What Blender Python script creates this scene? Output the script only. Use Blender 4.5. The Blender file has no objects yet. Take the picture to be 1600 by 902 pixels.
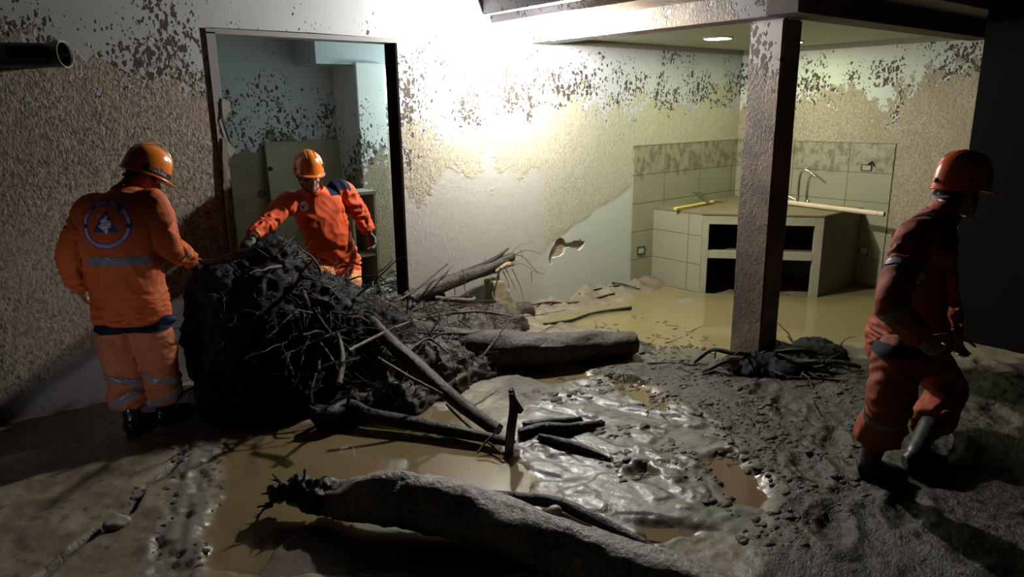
import bpy, bmesh, math, random
import numpy as np
from mathutils import Vector, Matrix, noise
from mathutils.bvhtree import BVHTree
SC = bpy.context.scene
COL = SC.collection
random.seed(7)

# ------------------------------------------------------------------ camera
F = 1120.0                       # focal length in pixels of the 1600x902 frame
CAM_H = 1.95
_roll, _pit, _yaw = math.radians(0.74), math.radians(14.2), math.radians(50.4)
_f = np.array([math.cos(_yaw)*math.cos(_pit), math.sin(_yaw)*math.cos(_pit), -math.sin(_pit)])
_r0 = np.array([math.sin(_yaw), -math.cos(_yaw), 0.0]); _u0 = np.cross(_r0, _f)
_R = math.cos(_roll)*_r0 - math.sin(_roll)*_u0
_U = math.cos(_roll)*_u0 + math.sin(_roll)*_r0
CAMP = np.array([0.0, 0.0, CAM_H])
cam = bpy.data.cameras.new('camera'); camo = bpy.data.objects.new('camera', cam); COL.objects.link(camo)
M = Matrix(((_R[0], _U[0], -_f[0], 0), (_R[1], _U[1], -_f[1], 0), (_R[2], _U[2], -_f[2], CAM_H), (0, 0, 0, 1)))
camo.matrix_world = M
cam.sensor_width = 36; cam.lens = F*36/1600; cam.clip_start = 0.05
SC.camera = camo

# ------------------------------------------------------------------ world, exposure, lights
w = bpy.data.worlds.new('night'); SC.world = w; w.use_nodes = True
w.node_tree.nodes['Background'].inputs[0].default_value = (0.55, 0.6, 0.75, 1)
w.node_tree.nodes['Background'].inputs[1].default_value = 0.004
SC.view_settings.view_transform = 'Standard'; SC.view_settings.look = 'None'
SC.view_settings.gamma = 1; SC.view_settings.use_curve_mapping = False
SC.view_settings.exposure = 0.0

BULB = (4.30, 4.61, 2.545)
def lamp(name, kind, loc, energy, col, **kw):
    l = bpy.data.lights.new(name, kind); l.energy = energy; l.color = col
    for k, v in kw.items(): setattr(l, k, v)
    o = bpy.data.objects.new(name, l); o.location = loc; COL.objects.link(o); return o
def aim(o, target):
    o.rotation_euler = (Vector(target)-o.location).to_track_quat('-Z', 'Y').to_euler()
k1 = (6.44, 4.5, 2.58); k2 = (7.55, 4.36, 2.58)
BULB_GLOW = 4700.0; DISC_GLOW = 85.0      # the bare bulb and the two recessed kitchen lamps light the place themselves
lamp('inner_room_light', 'POINT', (5.0, 6.45, 2.2), 190, (0.84, 0.97, 1.0), shadow_soft_size=0.1)
hl = lamp('rescuer_headlamp', 'SPOT', (-1.9, 1.8, .75), 95, (0.95, 0.90, 1.0), shadow_soft_size=0.04, spot_size=math.radians(27), spot_blend=0.9)
aim(hl, (0.62, 4.75, 0.68))

# ------------------------------------------------------------------ helpers
def ray(x, y): return _f*F + _R*(x-800) - _U*(y-451)
def G(x, y, z=0.0):                       # where the sight line of a photo point meets the level z
    d = ray(x, y); return Vector(CAMP + d*((z-CAM_H)/d[2]))
def J(x, y, Y):                           # ... meets the upright plane at depth Y
    d = ray(x, y); return Vector(CAMP + d*(Y/d[1]))
def JX(x, y, X):
    d = ray(x, y); return Vector(CAMP + d*(X/d[0]))

class MB:
    def __init__(s): s.v = []; s.f = []
    def add(s, vs, fs):
        n = len(s.v); s.v += [tuple(p) for p in vs]; s.f += [tuple(i+n for i in f) for f in fs]; return s
    def box(s, a, b):
        x0, y0, z0 = a; x1, y1, z1 = b
        return s.add([(x0,y0,z0),(x1,y0,z0),(x1,y1,z0),(x0,y1,z0),(x0,y0,z1),(x1,y0,z1),(x1,y1,z1),(x0,y1,z1)],
              [(0,3,2,1),(4,5,6,7),(0,1,5,4),(1,2,6,5),(2,3,7,6),(3,0,4,7)])
    def prism(s, poly, z0, z1):            # poly of (x,y) going up
        n = len(poly)
        return s.add([(x,y,z0) for x,y in poly]+[(x,y,z1) for x,y in poly],
              [tuple(range(n))[::-1], tuple(range(n,2*n))]+[(i,(i+1)%n,n+(i+1)%n,n+i) for i in range(n)])
    def loft(s, rings, cap=True):
        n = len(rings[0]); vs = [p for r in rings for p in r]; fs = []
        for k in range(len(rings)-1):
            for i in range(n):
                fs.append((k*n+i, k*n+(i+1)%n, (k+1)*n+(i+1)%n, (k+1)*n+i))
        if cap: fs.append(tuple(range(n))[::-1]); fs.append(tuple(range((len(rings)-1)*n, len(rings)*n)))
        return s.add(vs, fs)
    def tube(s, pts, rad, n=10, cap=True, jit=0.0, flat=1.0):
        pts = [Vector(p) for p in pts]
        if not hasattr(rad, '__len__'): rad = [rad]*len(pts)
        rings = []; up = None
        for i, p in enumerate(pts):
            t = (pts[min(i+1,len(pts)-1)]-pts[max(i-1,0)]); t = t.normalized() if t.length > 1e-9 else Vector((0,0,1))
            if up is None:
                up = Vector((0,0,1)) if abs(t.z) < .9 else Vector((1,0,0))
            a = t.cross(up)
            if a.length < 1e-6: a = t.orthogonal()
            a.normalize(); up = a.cross(t).normalized()
            ring = []
            for k in range(n):
                th = 2*math.pi*k/n; r = rad[i]
                if jit: r *= 1+jit*noise.noise(Vector((p.x*9+math.cos(th)*1.3, p.y*9+math.sin(th)*1.3, p.z*9+i*.13)))
                ring.append(p + a*math.cos(th)*r + up*math.sin(th)*r*flat)
            rings.append(ring)
        return s.loft(rings, cap)
    def ell(s, c, r, R=None, n=16, m=10):
        c = Vector(c); rings = []
        for j in range(1, m):
            ph = math.pi*j/m; ring = []
            for k in range(n):
                th = 2*math.pi*k/n
                q = Vector((r[0]*math.sin(ph)*math.cos(th), r[1]*math.sin(ph)*math.sin(th), -r[2]*math.cos(ph)))
                ring.append(c + (R @ q if R else q))
            rings.append(ring)
        return s.loft(rings)

def cm(pts, per=6):                        # Catmull-Rom through points (any dimension)
    P = [np.array(p, float) for p in pts]; out = []
    for i in range(len(P)-1):
        p0 = P[max(i-1,0)]; p1 = P[i]; p2 = P[i+1]; p3 = P[min(i+2,len(P)-1)]
        for k in range(per):
            t = k/per
            out.append(0.5*((2*p1)+(p2-p0)*t+(2*p0-5*p1+4*p2-p3)*t*t+(3*p1-p0-3*p2+p3)*t**3))
    out.append(P[-1]); return out
def ctube(mb, pts, rad, per=6, n=10, **kw):
    q = cm([tuple(p)+(r,) for p, r in zip(pts, rad)], per)
    return mb.tube([Vector(a[:3]) for a in q], [max(1e-4, a[3]) for a in q], n, **kw)

def mesh_of(mb, name='m'):
    me = bpy.data.meshes.new(name); me.from_pydata(mb.v, [], mb.f); me.validate(); me.update(); return me
def evaluated(me, mods):
    o = bpy.data.objects.new('tmp', me); COL.objects.link(o)
    for typ, kw in mods:
        m = o.modifiers.new(typ, typ)
        for k, v in kw.items(): setattr(m, k, v)
    dg = bpy.context.evaluated_depsgraph_get(); dg.update()
    ne = bpy.data.meshes.new_from_object(o.evaluated_get(dg))
    bpy.data.objects.remove(o); return ne
def remesh(mb, vox, it=4, fac=0.5):
    return evaluated(mesh_of(mb), [('REMESH', dict(mode='VOXEL', voxel_size=vox)), ('SMOOTH', dict(iterations=it, factor=fac))])
def displace(me, fn):
    for v, n in [(v, v.normal.copy()) for v in me.vertices]:
        v.co = v.co + n*fn(v.co, n)
    me.update(); return me
def tag(o, label=None, cat=None, group=None, kind=None):
    if label: o['label'] = label
    if cat: o['category'] = cat
    if group: o['group'] = group
    if kind: o['kind'] = kind
    return o
def wloc(o):
    v = Vector((0,0,0))
    while o: v += o.location; o = o.parent
    return v
def obj(name, geo, mat, parent=None, smooth=True, ang=40, bevel=0, base=None, **tg):
    """one mesh object; geometry given in world metres, its origin moved to its base (or its thing's base)"""
    me = mesh_of(geo, name) if isinstance(geo, MB) else geo
    me.name = name
    if bevel:
        bm = bmesh.new(); bm.from_mesh(me)
        es = [e for e in bm.edges if len(e.link_faces)==2 and e.calc_face_angle(0) > .6]
        bmesh.ops.bevel(bm, geom=es, offset=bevel, segments=2, affect='EDGES', clamp_overlap=True)
        bm.to_mesh(me); bm.free()
    bm = bmesh.new(); bm.from_mesh(me); bmesh.ops.recalc_face_normals(bm, faces=bm.faces); bm.to_mesh(me); bm.free()
    if parent is not None: off = wloc(parent)
    elif base is not None: off = Vector(base)
    else:
        a = np.array([v.co[:] for v in me.vertices]); off = Vector(((a[:,0].min()+a[:,0].max())/2, (a[:,1].min()+a[:,1].max())/2, a[:,2].min()))
    me.transform(Matrix.Translation(-off))
    if smooth:
        me.polygons.foreach_set('use_smooth', [True]*len(me.polygons))
        me.set_sharp_from_angle(angle=math.radians(ang))
    me.materials.clear(); me.materials.append(mat)
    o = bpy.data.objects.new(name, me); COL.objects.link(o)
    if parent is not None: o.parent = parent
    else: o.location = off
    return tag(o, **tg)
def thing(name, loc, label, cat, group=None, kind=None):
    o = bpy.data.objects.new(name, None); o.empty_display_size = .1; o.location = loc; COL.objects.link(o)
    return tag(o, label, cat, group, kind)
def struct(name, geo, mat, **kw):
    return obj(name, geo, mat, base=(0,0,0), kind='structure', **kw)

# ------------------------------------------------------------------ materials
class NT:
    def __init__(s, name):
        s.m = bpy.data.materials.new(name); s.m.use_nodes = True; s.t = s.m.node_tree; s.b = s.t.nodes['Principled BSDF']
    def n(s, typ, **kw):
        o = s.t.nodes.new('ShaderNode'+typ)
        for k, v in kw.items(): setattr(o, k, v)
        return o
    def lk(s, a, b): s.t.links.new(a, b)
    def val(s, sock, v):
        if hasattr(v, 'is_linked'): s.lk(v, sock)
        else: sock.default_value = v
    def math(s, op, a, b=0.0, c=0.0, clamp=False):
        o = s.n('Math', operation=op, use_clamp=clamp); s.val(o.inputs[0], a); s.val(o.inputs[1], b); s.val(o.inputs[2], c); return o.outputs[0]
    def mr(s, v, a, b, c=0.0, d=1.0, smooth=True):
        o = s.n('MapRange', interpolation_type='SMOOTHSTEP' if smooth else 'LINEAR'); s.val(o.inputs[0], v)
        for i, q in enumerate((a,b,c,d)): s.val(o.inputs[1+i], q)
        return o.outputs[0]
    def mix(s, f, a, b, blend='MIX'):
        o = s.n('Mix', data_type='RGBA', blend_type=blend); s.val(o.inputs[0], f)
        for k, v in ((6,a),(7,b)):
            s.val(o.inputs[k], v if hasattr(v,'is_linked') else (*v,1) if len(v)==3 else v)
        return o.outputs[2]
    def pos(s, scale=(1,1,1), obj=False):
        p = s.n('TexCoord').outputs['Object'] if obj else s.n('NewGeometry').outputs['Position']
        m = s.n('Mapping'); s.lk(p, m.inputs[0]); m.inputs['Scale'].default_value = scale; return m.outputs[0]
    def noise(s, vec, sc, det=4, rough=.55, dist=0.0):
        o = s.n('TexNoise'); s.lk(vec, o.inputs['Vector']); o.inputs['Scale'].default_value = sc; o.inputs['Detail'].default_value = det
        o.inputs['Roughness'].default_value = rough; o.inputs['Distortion'].default_value = dist; return o.outputs[0]
    def vor(s, vec, sc, feat='F1', rnd=1.0):
        o = s.n('TexVoronoi', feature=feat); s.lk(vec, o.inputs['Vector']); o.inputs['Scale'].default_value = sc; o.inputs['Randomness'].default_value = rnd; return o.outputs[0]
    def ramp(s, v, stops):
        o = s.n('ValToRGB'); s.val(o.inputs[0], v); e = o.color_ramp.elements
        while len(e) < len(stops): e.new(.5)
        for q, (p, c) in zip(e, stops): q.position = p; q.color = (*c,1) if len(c)==3 else c
        return o.outputs[0]
    def sep(s, v):
        o = s.n('SeparateXYZ'); s.lk(v, o.inputs[0]); return o.outputs
    def attr(s, name): return s.n('Attribute', attribute_name=name).outputs['Fac']
    def bump(s, h, strength=.5, dist=.01):
        o = s.n('Bump'); o.inputs['Strength'].default_value = strength; o.inputs['Distance'].default_value = dist; s.lk(h, o.inputs['Height']); s.lk(o.outputs[0], s.b.inputs['Normal'])
    def out(s, col=None, rough=None, metal=None, spec=None, coat=None):
        for k, v in (('Base Color',col),('Roughness',rough),('Metallic',metal),('Specular IOR Level',spec),('Coat Weight',coat)):
            if v is None: continue
            if isinstance(v, tuple) and len(v)==3: v = (*v,1)
            s.val(s.b.inputs[k], v)
        return s.m

def m_plain(name, col, rough=.6, metal=0.0, nsc=30, amt=.25, bump=.2, bd=.004, spec=.5, coat=0.0, stretch=(1,1,1)):
    t = NT(name); p = t.pos(stretch, obj=True); n = t.noise(p, nsc, 5)
    c = t.mix(t.math('MULTIPLY', n, 1.0), tuple(x*(1-amt) for x in col), tuple(min(1,x*(1+amt)) for x in col))
    t.bump(n, bump, bd); return t.out(c, rough, metal, spec, coat)

def m_wall(name, white, levels, xr, clean=None, axis=0, speck=1.0, mudcol=((.045,.036,.024),(.43,.375,.29)), kit=None):
    """plastered wall: white wash above, flung mud splashes, thick dried mud below the flood line"""
    t = NT(name); P = t.pos(); S = t.sep(P); z = S[2]; u = S[axis]
    lev = t.math('MULTIPLY', t.ramp(t.mr(u, xr[0], xr[1], smooth=False), [(a, (l/4,)*3) for a, l in levels]), 4.0)
    nb = t.noise(P, 2.2, 5, .62); nf = t.noise(P, 16, 3, .6)
    edge = t.math('ADD', t.math('MULTIPLY', t.math('SUBTRACT', nb, .5), 1.25), t.math('MULTIPLY', t.math('SUBTRACT', nf, .5), 1.0))
    d = t.math('ADD', t.math('SUBTRACT', lev, z), edge)           # >0 below the line
    mud = t.mr(d, -.02, .03)
    # splashes: denser just above the line
    Pst = t.n('VectorMath', operation='ADD'); t.lk(t.pos((1,1,.62)), Pst.inputs[0])
    wv = t.n('TexNoise'); t.lk(P, wv.inputs['Vector']); wv.inputs['Scale'].default_value = 40; wv.inputs['Detail'].default_value = 1
    ws = t.n('VectorMath', operation='SCALE'); t.lk(wv.outputs['Color'], ws.inputs[0]); ws.inputs['Scale'].default_value = .03; t.lk(ws.outputs[0], Pst.inputs[1]); Pst = Pst.outputs[0]
    dens = t.math('MULTIPLY', t.mr(d, -1.25, .1, .0, 1.0), t.mr(t.noise(P, 3.1, 3), .3, .68, .25, 1.25))
    def blots(sc, k, amp):
        return t.mr(t.math('SUBTRACT', t.math('MULTIPLY', t.math('MULTIPLY', t.noise(P, sc*.9, 1), dens), amp), t.vor(Pst, sc)), -.02, .05)
    s1 = blots(17, 0, .72); s2 = blots(38, 1, .95)
    splash = t.math('MULTIPLY', t.math('MAXIMUM', s1, s2), speck)
    # speckled rough mud
    Pv = t.pos((1,1,.55)); g = t.noise(Pv, 66, 4, .72); g2 = t.noise(P, 3.2, 4, .6); g3 = t.noise(Pv, 120, 2, .6)
    gg = t.math('ADD', t.math('MULTIPLY', g, .75), t.math('MULTIPLY', g3, .25))
    mc = t.ramp(gg, [(.39, mudcol[0]), (.49, tuple((a+b)*.5 for a,b in zip(*mudcol))), (.60, mudcol[1])])
    mc = t.mix(t.mr(g2, .35, .7), mc, t.mix(.5, mc, (.27,.2,.12)))
    if kit: mc = t.mix(t.mr(u, kit[0], kit[1]), mc, t.ramp(gg, [(.30, (.19,.17,.105)), (.43, (.35,.335,.235)), (.62, (.46,.44,.325))]))
    wn = t.noise(P, 5, 5); wc = t.mix(wn, tuple(x*.86 for x in white), white)
    c = t.mix(splash, wc, (.055,.045,.032)); c = t.mix(mud, c, mc)
    hh = t.math('ADD', t.math('MULTIPLY', gg, t.math('ADD', t.math('MULTIPLY', mud, .9), .1)), t.math('MULTIPLY', splash, .25))
    if clean:                                                     # parts where the mud slid off the plaster again, and a lavender-grey zone
        for (u0, u1, zt, slope, ccol, mixa, rough_edge) in clean:
            zz = t.math('SUBTRACT', t.math('ADD', zt, t.math('MULTIPLY', t.math('SUBTRACT', u, u0), slope)), z)
            zz = t.math('ADD', zz, t.math('MULTIPLY', t.math('SUBTRACT', nb, .5), rough_edge))
            ms = t.math('MULTIPLY', t.mr(zz, -.03, .05), t.math('MULTIPLY', t.mr(u, u0-.12, u0+.12), t.mr(u, u1+.12, u1-.12)))
            ms = t.math('MULTIPLY', ms, mixa)
            cc = t.mix(t.noise(t.pos((1,1,6)), 3, 4), tuple(x*.85 for x in ccol), ccol)
            cc = t.mix(t.mr(t.noise(P, 60, 3), .6, .7), cc, tuple(x*.6 for x in ccol))
            c = t.mix(ms, c, cc); hh = t.math('MULTIPLY', hh, t.math('SUBTRACT', 1.0, t.math('MULTIPLY', ms, .9)))
    t.bump(hh, .8, .014)
    return t.out(c, t.mr(mud, 0, 1, .75, .6), spec=.35)

def m_mud():
    """the muddy ground: thin film, slick clay, churned clods, scraped kerb by attribute"""
    t = NT('wet_mud'); P = t.pos(); film = t.attr('film'); clay = t.attr('clay'); rough = t.attr('rough'); kerb = t.attr('kerb'); slab = t.attr('slab')
    n1 = t.noise(P, 3, 6, .6); n2 = t.noise(P, 22, 5, .6); n3 = t.noise(P, 95, 3, .6)
    silt = t.ramp(n1, [(.3,(.12,.098,.065)),(.5,(.20,.167,.113)),(.7,(.27,.23,.16))])
    silt = t.mix(t.mr(n2, .55, .7), silt, (.085,.07,.046))
    fc = t.mix(n1, (.15,.110,.052), (.20,.152,.08))
    cl = t.ramp(t.noise(t.pos((1.0,2.6,1)), 5, 6, .65, .6), [(.36,(.028,.025,.017)),(.47,(.115,.112,.086)),(.64,(.185,.19,.162))])
    rc = t.ramp(t.math('ADD', t.math('MULTIPLY', n2, .6), t.math('MULTIPLY', n3, .4)), [(.36,(.010,.008,.006)),(.52,(.05,.043,.031)),(.70,(.125,.11,.083))])
    kc = t.mix(t.noise(t.pos((8,1.2,1)), 6, 5), (.10,.09,.073), (.24,.225,.195))
    sc = t.mix(n2, (.22,.2,.16), (.33,.31,.26))
    c = t.mix(rough, silt, rc); c = t.mix(clay, c, cl); c = t.mix(kerb, c, kc); c = t.mix(film, c, fc); c = t.mix(slab, c, sc)
    r = t.mr(n2, .3, .7, .34, .6)
    r = t.n('Mix'); r.inputs[2].default_value = .5; t.val(r.inputs[0], clay); t.val(r.inputs[2], t.mr(n2, .3, .7, .35, .62)); t.val(r.inputs[3], t.mr(n2, .35, .65, .28, .50))
    r2 = t.n('Mix'); t.val(r2.inputs[0], film); t.val(r2.inputs[2], r.outputs[0]); r2.inputs[3].default_value = .06
    h = t.math('ADD', t.math('MULTIPLY', n2, .7), t.math('MULTIPLY', n3, .3))
    amt = t.math('MULTIPLY', t.math('ADD', .25, t.math('MULTIPLY', rough, 1.0)), t.math('SUBTRACT', 1.0, t.math('MULTIPLY', t.math('MAXIMUM', film, t.math('MULTIPLY', clay, .15)), .95)))
    t.bump(t.math('MULTIPLY', h, amt), .9, .022)
    return t.out(c, r2.outputs[0], spec=t.mr(film, 0, 1, .45, .7))

def m_water(col, rough=.04):
    t = NT('muddy_water'); P = t.pos(); n = t.noise(P, 7, 4)
    c = t.mix(t.noise(P, 1.4, 4), tuple(x*.8 for x in col), col)
    t.bump(n, .12, .006); return t.out(c, rough, spec=.5)

def m_bark(name, dark, light, wet=.35, sc=(1,1,1), spec=.4):
    t = NT(name); P = t.pos(sc); n = t.noise(P, 34, 5, .65); b = t.noise(P, 6, 4)
    c = t.ramp(t.math('ADD', t.math('MULTIPLY', n, .7), t.math('MULTIPLY', b, .3)), [(.36, dark), (.64, light)])
    t.bump(n, .9, .014); return t.out(c, t.mr(b, .3, .7, wet, wet+.25), spec=spec)

def m_tile():
    t = NT('muddy_tile'); P = t.pos(); S = t.sep(P); 
    u = t.math('ADD', S[0], t.math('MULTIPLY', S[1], 1.0)); z = S[2]
    # tiles about 0.58 wide, 0.40 high
    fx = t.math('ABSOLUTE', t.math('SUBTRACT', t.math('FRACT', t.math('DIVIDE', t.math('ADD', u, .05), .68)), .5))
    fz = t.math('ABSOLUTE', t.math('SUBTRACT', t.math('FRACT', t.math('DIVIDE', t.math('SUBTRACT', z, 1.51), .325)), .5))
    g = t.math('MAXIMUM', t.mr(fx, .4925, .4965), t.mr(fz, .486, .493))
    n = t.noise(P, 3, 5); n2 = t.noise(t.pos((1,1,.8)), 11, 5, .65)
    c = t.mix(n, (.21,.205,.13), (.30,.295,.195))
    top = t.mr(t.math('ADD', z, t.math('MULTIPLY', t.math('SUBTRACT', n, .5), .3)), 1.12, 1.24)
    mudc = t.mix(t.mr(n2, .42, .62), (.27,.25,.17), (.12,.10,.055))
    c = t.mix(t.math('MULTIPLY', top, .85), c, mudc)
    c = t.mix(t.mr(n2, .66, .74), c, (.24,.2,.13))
    c = t.mix(g, c, (.07,.06,.04))
    t.bump(t.math('SUBTRACT', t.math('MULTIPLY', n2, .2), g), .4, .006)
    return t.out(c, .42, spec=.4)

def m_cloth(name, col, dirt=(.10,.075,.05), dz=None, rough=.75, dirtamt=.45):
    t = NT(name); P = t.pos(obj=True); n = t.noise(P, 9, 5, .6); n2 = t.noise(P, 300, 2)
    c = t.mix(n, tuple(x*.8 for x in col), col)
    c = t.mix(t.math('MULTIPLY', t.mr(t.noise(P, 5, 5, .65), .52, .72), dirtamt), c, dirt)
    if dz:
        S = t.sep(P); c = t.mix(t.math('MULTIPLY', t.mr(t.math('ADD', S[2], t.math('MULTIPLY', n, .25)), dz[1], dz[0]), dz[2]), c, dirt)
    t.bump(n2, .15, .002); return t.out(c, rough, spec=.25)

def m_emit(name, col, st):
    t = NT(name); t.b.inputs['Emission Color'].default_value = (*col,1); t.b.inputs['Emission Strength'].default_value = st
    return t.out(col, .4)

# ------------------------------------------------------------------ structure
WY = 5.4
def lv(x, a=-3.0, b=8.5): return (x-a)/(b-a)
levels = [(lv(-2.9),2.55),(lv(.4),2.45),(lv(1.0),2.34),(lv(1.7),2.15),(lv(2.0),1.9),(lv(3.3),1.75),(lv(4.2),1.8),(lv(4.8),2.08),(lv(5.6),2.0),(lv(7.0),1.98),(lv(8.2),2.1)]
mat_wall = m_wall('splashed_plaster', (.43,.44,.44), levels, (-3.0, 8.5), speck=1.0, kit=(2.9, 4.2),
    clean=[(4.75,6.35,.50,.40,(.47,.50,.43),.95,.35), (3.2,4.9,1.35,.0,(.42,.40,.365),.72,1.3), (-.4,1.72,-.12,.46,(.18,.165,.17),.92,.22)])  # last zone: lavender-grey below a slanted line at lower left
mat_wall_side = m_wall('splashed_plaster_side', (.50,.53,.46), [(0,2.25),(.12,2.35),(.35,2.0),(.7,1.98),(1,2.0)], (2.6,5.4), axis=1, mudcol=((.19,.155,.095),(.44,.39,.29)))
mat_inner = m_wall('inner_plaster', (.42,.48,.48), [(0,1.75),(.3,1.62),(.6,1.7),(1,1.6)], (1.5,5.5), mudcol=((.10,.09,.06),(.20,.185,.13)))
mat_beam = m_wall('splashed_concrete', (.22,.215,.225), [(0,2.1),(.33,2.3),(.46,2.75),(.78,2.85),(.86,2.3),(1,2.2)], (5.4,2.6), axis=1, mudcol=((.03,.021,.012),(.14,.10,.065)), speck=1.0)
mat_col = m_wall('muddy_concrete', (.30,.28,.265), [(0,2.22),(1,2.22)], (0,9), mudcol=((.05,.038,.03),(.125,.10,.08)))
mat_dark = m_plain('painted_shade_black', (.006,.0055,.0045), .9, spec=.05)  # near black that paints shade onto the right-hand walls and door jamb
mat_paint = m_plain('pale_paint', (.42,.44,.34), .7, nsc=12)

def flat_with_holes(outer, holes, y0, depth):
    """upright plate in the XZ plane, front face at y0, cut through by the hole outlines"""
    bm = bmesh.new(); es = []
    for poly in [outer]+holes:
        vs = [bm.verts.new((x, y0, z)) for x, z in poly]
        es += [bm.edges.new((vs[i], vs[(i+1) % len(vs)])) for i in range(len(vs))]
    r = bmesh.ops.triangle_fill(bm, edges=es, use_beauty=True, use_dissolve=False)
    r = bmesh.ops.extrude_face_region(bm, geom=bm.faces[:])
    bmesh.ops.translate(bm, verts=[g for g in r['geom'] if isinstance(g, bmesh.types.BMVert)], vec=(0, depth, 0))
    bmesh.ops.recalc_face_normals(bm, faces=bm.faces)
    me = bpy.data.meshes.new('wall'); bm.to_mesh(me); bm.free(); return me
def pxpoly(pts, Y=WY): return [(J(x, y, Y).x, J(x, y, Y).z) for x, y in pts]
DX0, DX1, DZ = 1.735, 3.265, 2.515
door_hole = [(DX0,-.35),(DX0,.6),(DX0-.012,1.1),(DX0,1.9),(DX0,DZ),(2.5,DZ+.004),(DX1,DZ-.005),(DX1+.006,1.4),(DX1,.5),(DX1,-.35)]
chase_px = [(858,413),(857,402),(861,390),(866,383),(869,375),(875,371),(881,373),(884,380),(892,379),(897,376),(904,376),(907,373),(909,377),(914,377),(913,383),(909,389),(904,392),(897,388),(890,386),(884,388),(882,396),(876,401),(868,402),(865,404),(865,413)]
chase = pxpoly(chase_px)
outer = [(-3,-.4),(DX0,-.4),(DX0,-.35)]
# the door opening reaches the ground, so the outline of the wall runs round it
outer = [(-3,-.4),(DX0,-.4)] + door_hole[1:-1] + [(DX1,-.4),(8.5,-.4),(8.5,3.7),(-3,3.7)]
struct('wall_back', flat_with_holes(outer, [chase], WY, .15), mat_wall, smooth=False)
cb = MB(); xs = [p[0] for p in chase]; zs = [p[1] for p in chase]
cb.box((min(xs)-.02, WY+.035, min(zs)-.02), (max(xs)+.02, WY+.15, max(zs)+.02))
struct('trim_1', cb, m_plain('broken_brick', (.30,.235,.16), .9, nsc=22, amt=.5, bump=.8, bd=.02))
kw = MB(); kw.box((8.284,2.68,-.4),(8.45,5.6,3.0)); struct('wall_right', kw, mat_wall_side)
ce = MB(); ce.box((4.7,2.75,2.6),(8.45,5.4,2.72)); struct('ceiling', ce, mat_paint)
cs = MB(); cs.box((8.255,2.86,2.545),(8.284,5.4,2.6)); cs.box((4.9,5.372,2.545),(8.255,5.4,2.6)); struct('trim_2', cs, m_plain('dirty_cornice', (.20,.20,.13), .8))
# downstand beams, slab edge with its stepped fascia
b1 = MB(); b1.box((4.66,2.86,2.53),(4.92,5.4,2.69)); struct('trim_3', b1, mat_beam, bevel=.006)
b2 = MB(); b2.box((4.62,2.62,2.53),(9.6,2.86,2.72)); struct('trim_4', b2, m_plain('dark_brown_beam', (.085,.065,.05), .8), bevel=.006)  # front beam in a plain colour darker than the side beam
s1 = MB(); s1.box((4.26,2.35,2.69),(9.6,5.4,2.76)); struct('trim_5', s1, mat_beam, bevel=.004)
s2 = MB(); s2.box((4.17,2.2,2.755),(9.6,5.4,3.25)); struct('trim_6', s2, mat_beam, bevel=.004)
dw = MB(); dw.box((6.55,-4,-.3),(6.8,2.15,3.2)); struct('wall_front', dw, mat_dark)  # stand-in wall, its black colour painting the unlit area at right
dw = MB(); dw.box((6.8,1.95,-.3),(9.6,2.15,3.2)); struct('wall_side', dw, mat_dark)  # return of the stand-in wall, darkness painted in the same black
# concrete column
cl = MB(); rings = []
for z, e in ((-.3,.0),(.4,.004),(1.2,-.003),(2.0,.002),(2.53,0)):
    rings.append([(4.85+e,2.85,z),(5.10,2.85+e,z),(5.10,3.12,z),(4.85+e,3.12-e,z)])
cl.loft(rings); obj('concrete_column', cl, mat_col, bevel=.012, base=(4.975,2.985,-.3), kind='structure', label='mud-stained square concrete column standing in front of the kitchen corner', cat='column')

# inner room seen through the doorway
iw = MB(); iw.box((.8,7.2,-.4),(6.4,7.35,2.75)); struct('wall_inner', iw, mat_inner)
iw = MB(); iw.box((.8,5.55,-.4),(.95,7.2,2.75)); struct('wall_left', iw, mat_inner)
iw = MB(); iw.box((6.25,5.55,-.4),(6.4,7.2,2.75)); struct('wall_far', iw, mat_inner)
ic = MB(); ic.box((.8,5.55,2.66),(6.4,7.35,2.75)); struct('trim_7', ic, mat_inner)
ib = MB(); ib.box((3.16,6.72,2.38),(6.25,7.2,2.66)); struct('trim_8', ib, mat_inner)
ip = MB(); ip.box((3.555,6.68,-.3),(3.875,7.2,2.4)); struct('trim_9', ip, m_wall('inner_pillar', (.58,.63,.60), [(0,1.35),(1,1.35)], (3,5), mudcol=((.13,.115,.075),(.30,.28,.19))), bevel=.008)
# window, lit from outside, at the right end of the inner room
wf = MB(); X0, X1, Z0, Z1 = 4.08, 4.75, 2.0, 2.40
for a, b in (((X0,7.15,Z0),(X0+.03,7.21,Z1)),((X1-.03,7.15,Z0),(X1,7.21,Z1)),((X0,7.15,Z0),(X1,7.21,Z0+.03)),((X0,7.15,Z1-.03),(X1,7.21,Z1)),((X0,7.16,2.19),(X1,7.2,2.21))): wf.box(a, b)
wfo = struct('window_1', wf, m_plain('grey_metal', (.3,.31,.31), .5))
wp = MB(); wp.box((X0+.02,7.175,Z0+.02),(X1-.02,7.185,Z1-.02)); obj('window_pane', wp, m_emit('lit_pane', (.78,.93,1.0), .9), wfo)
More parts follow.
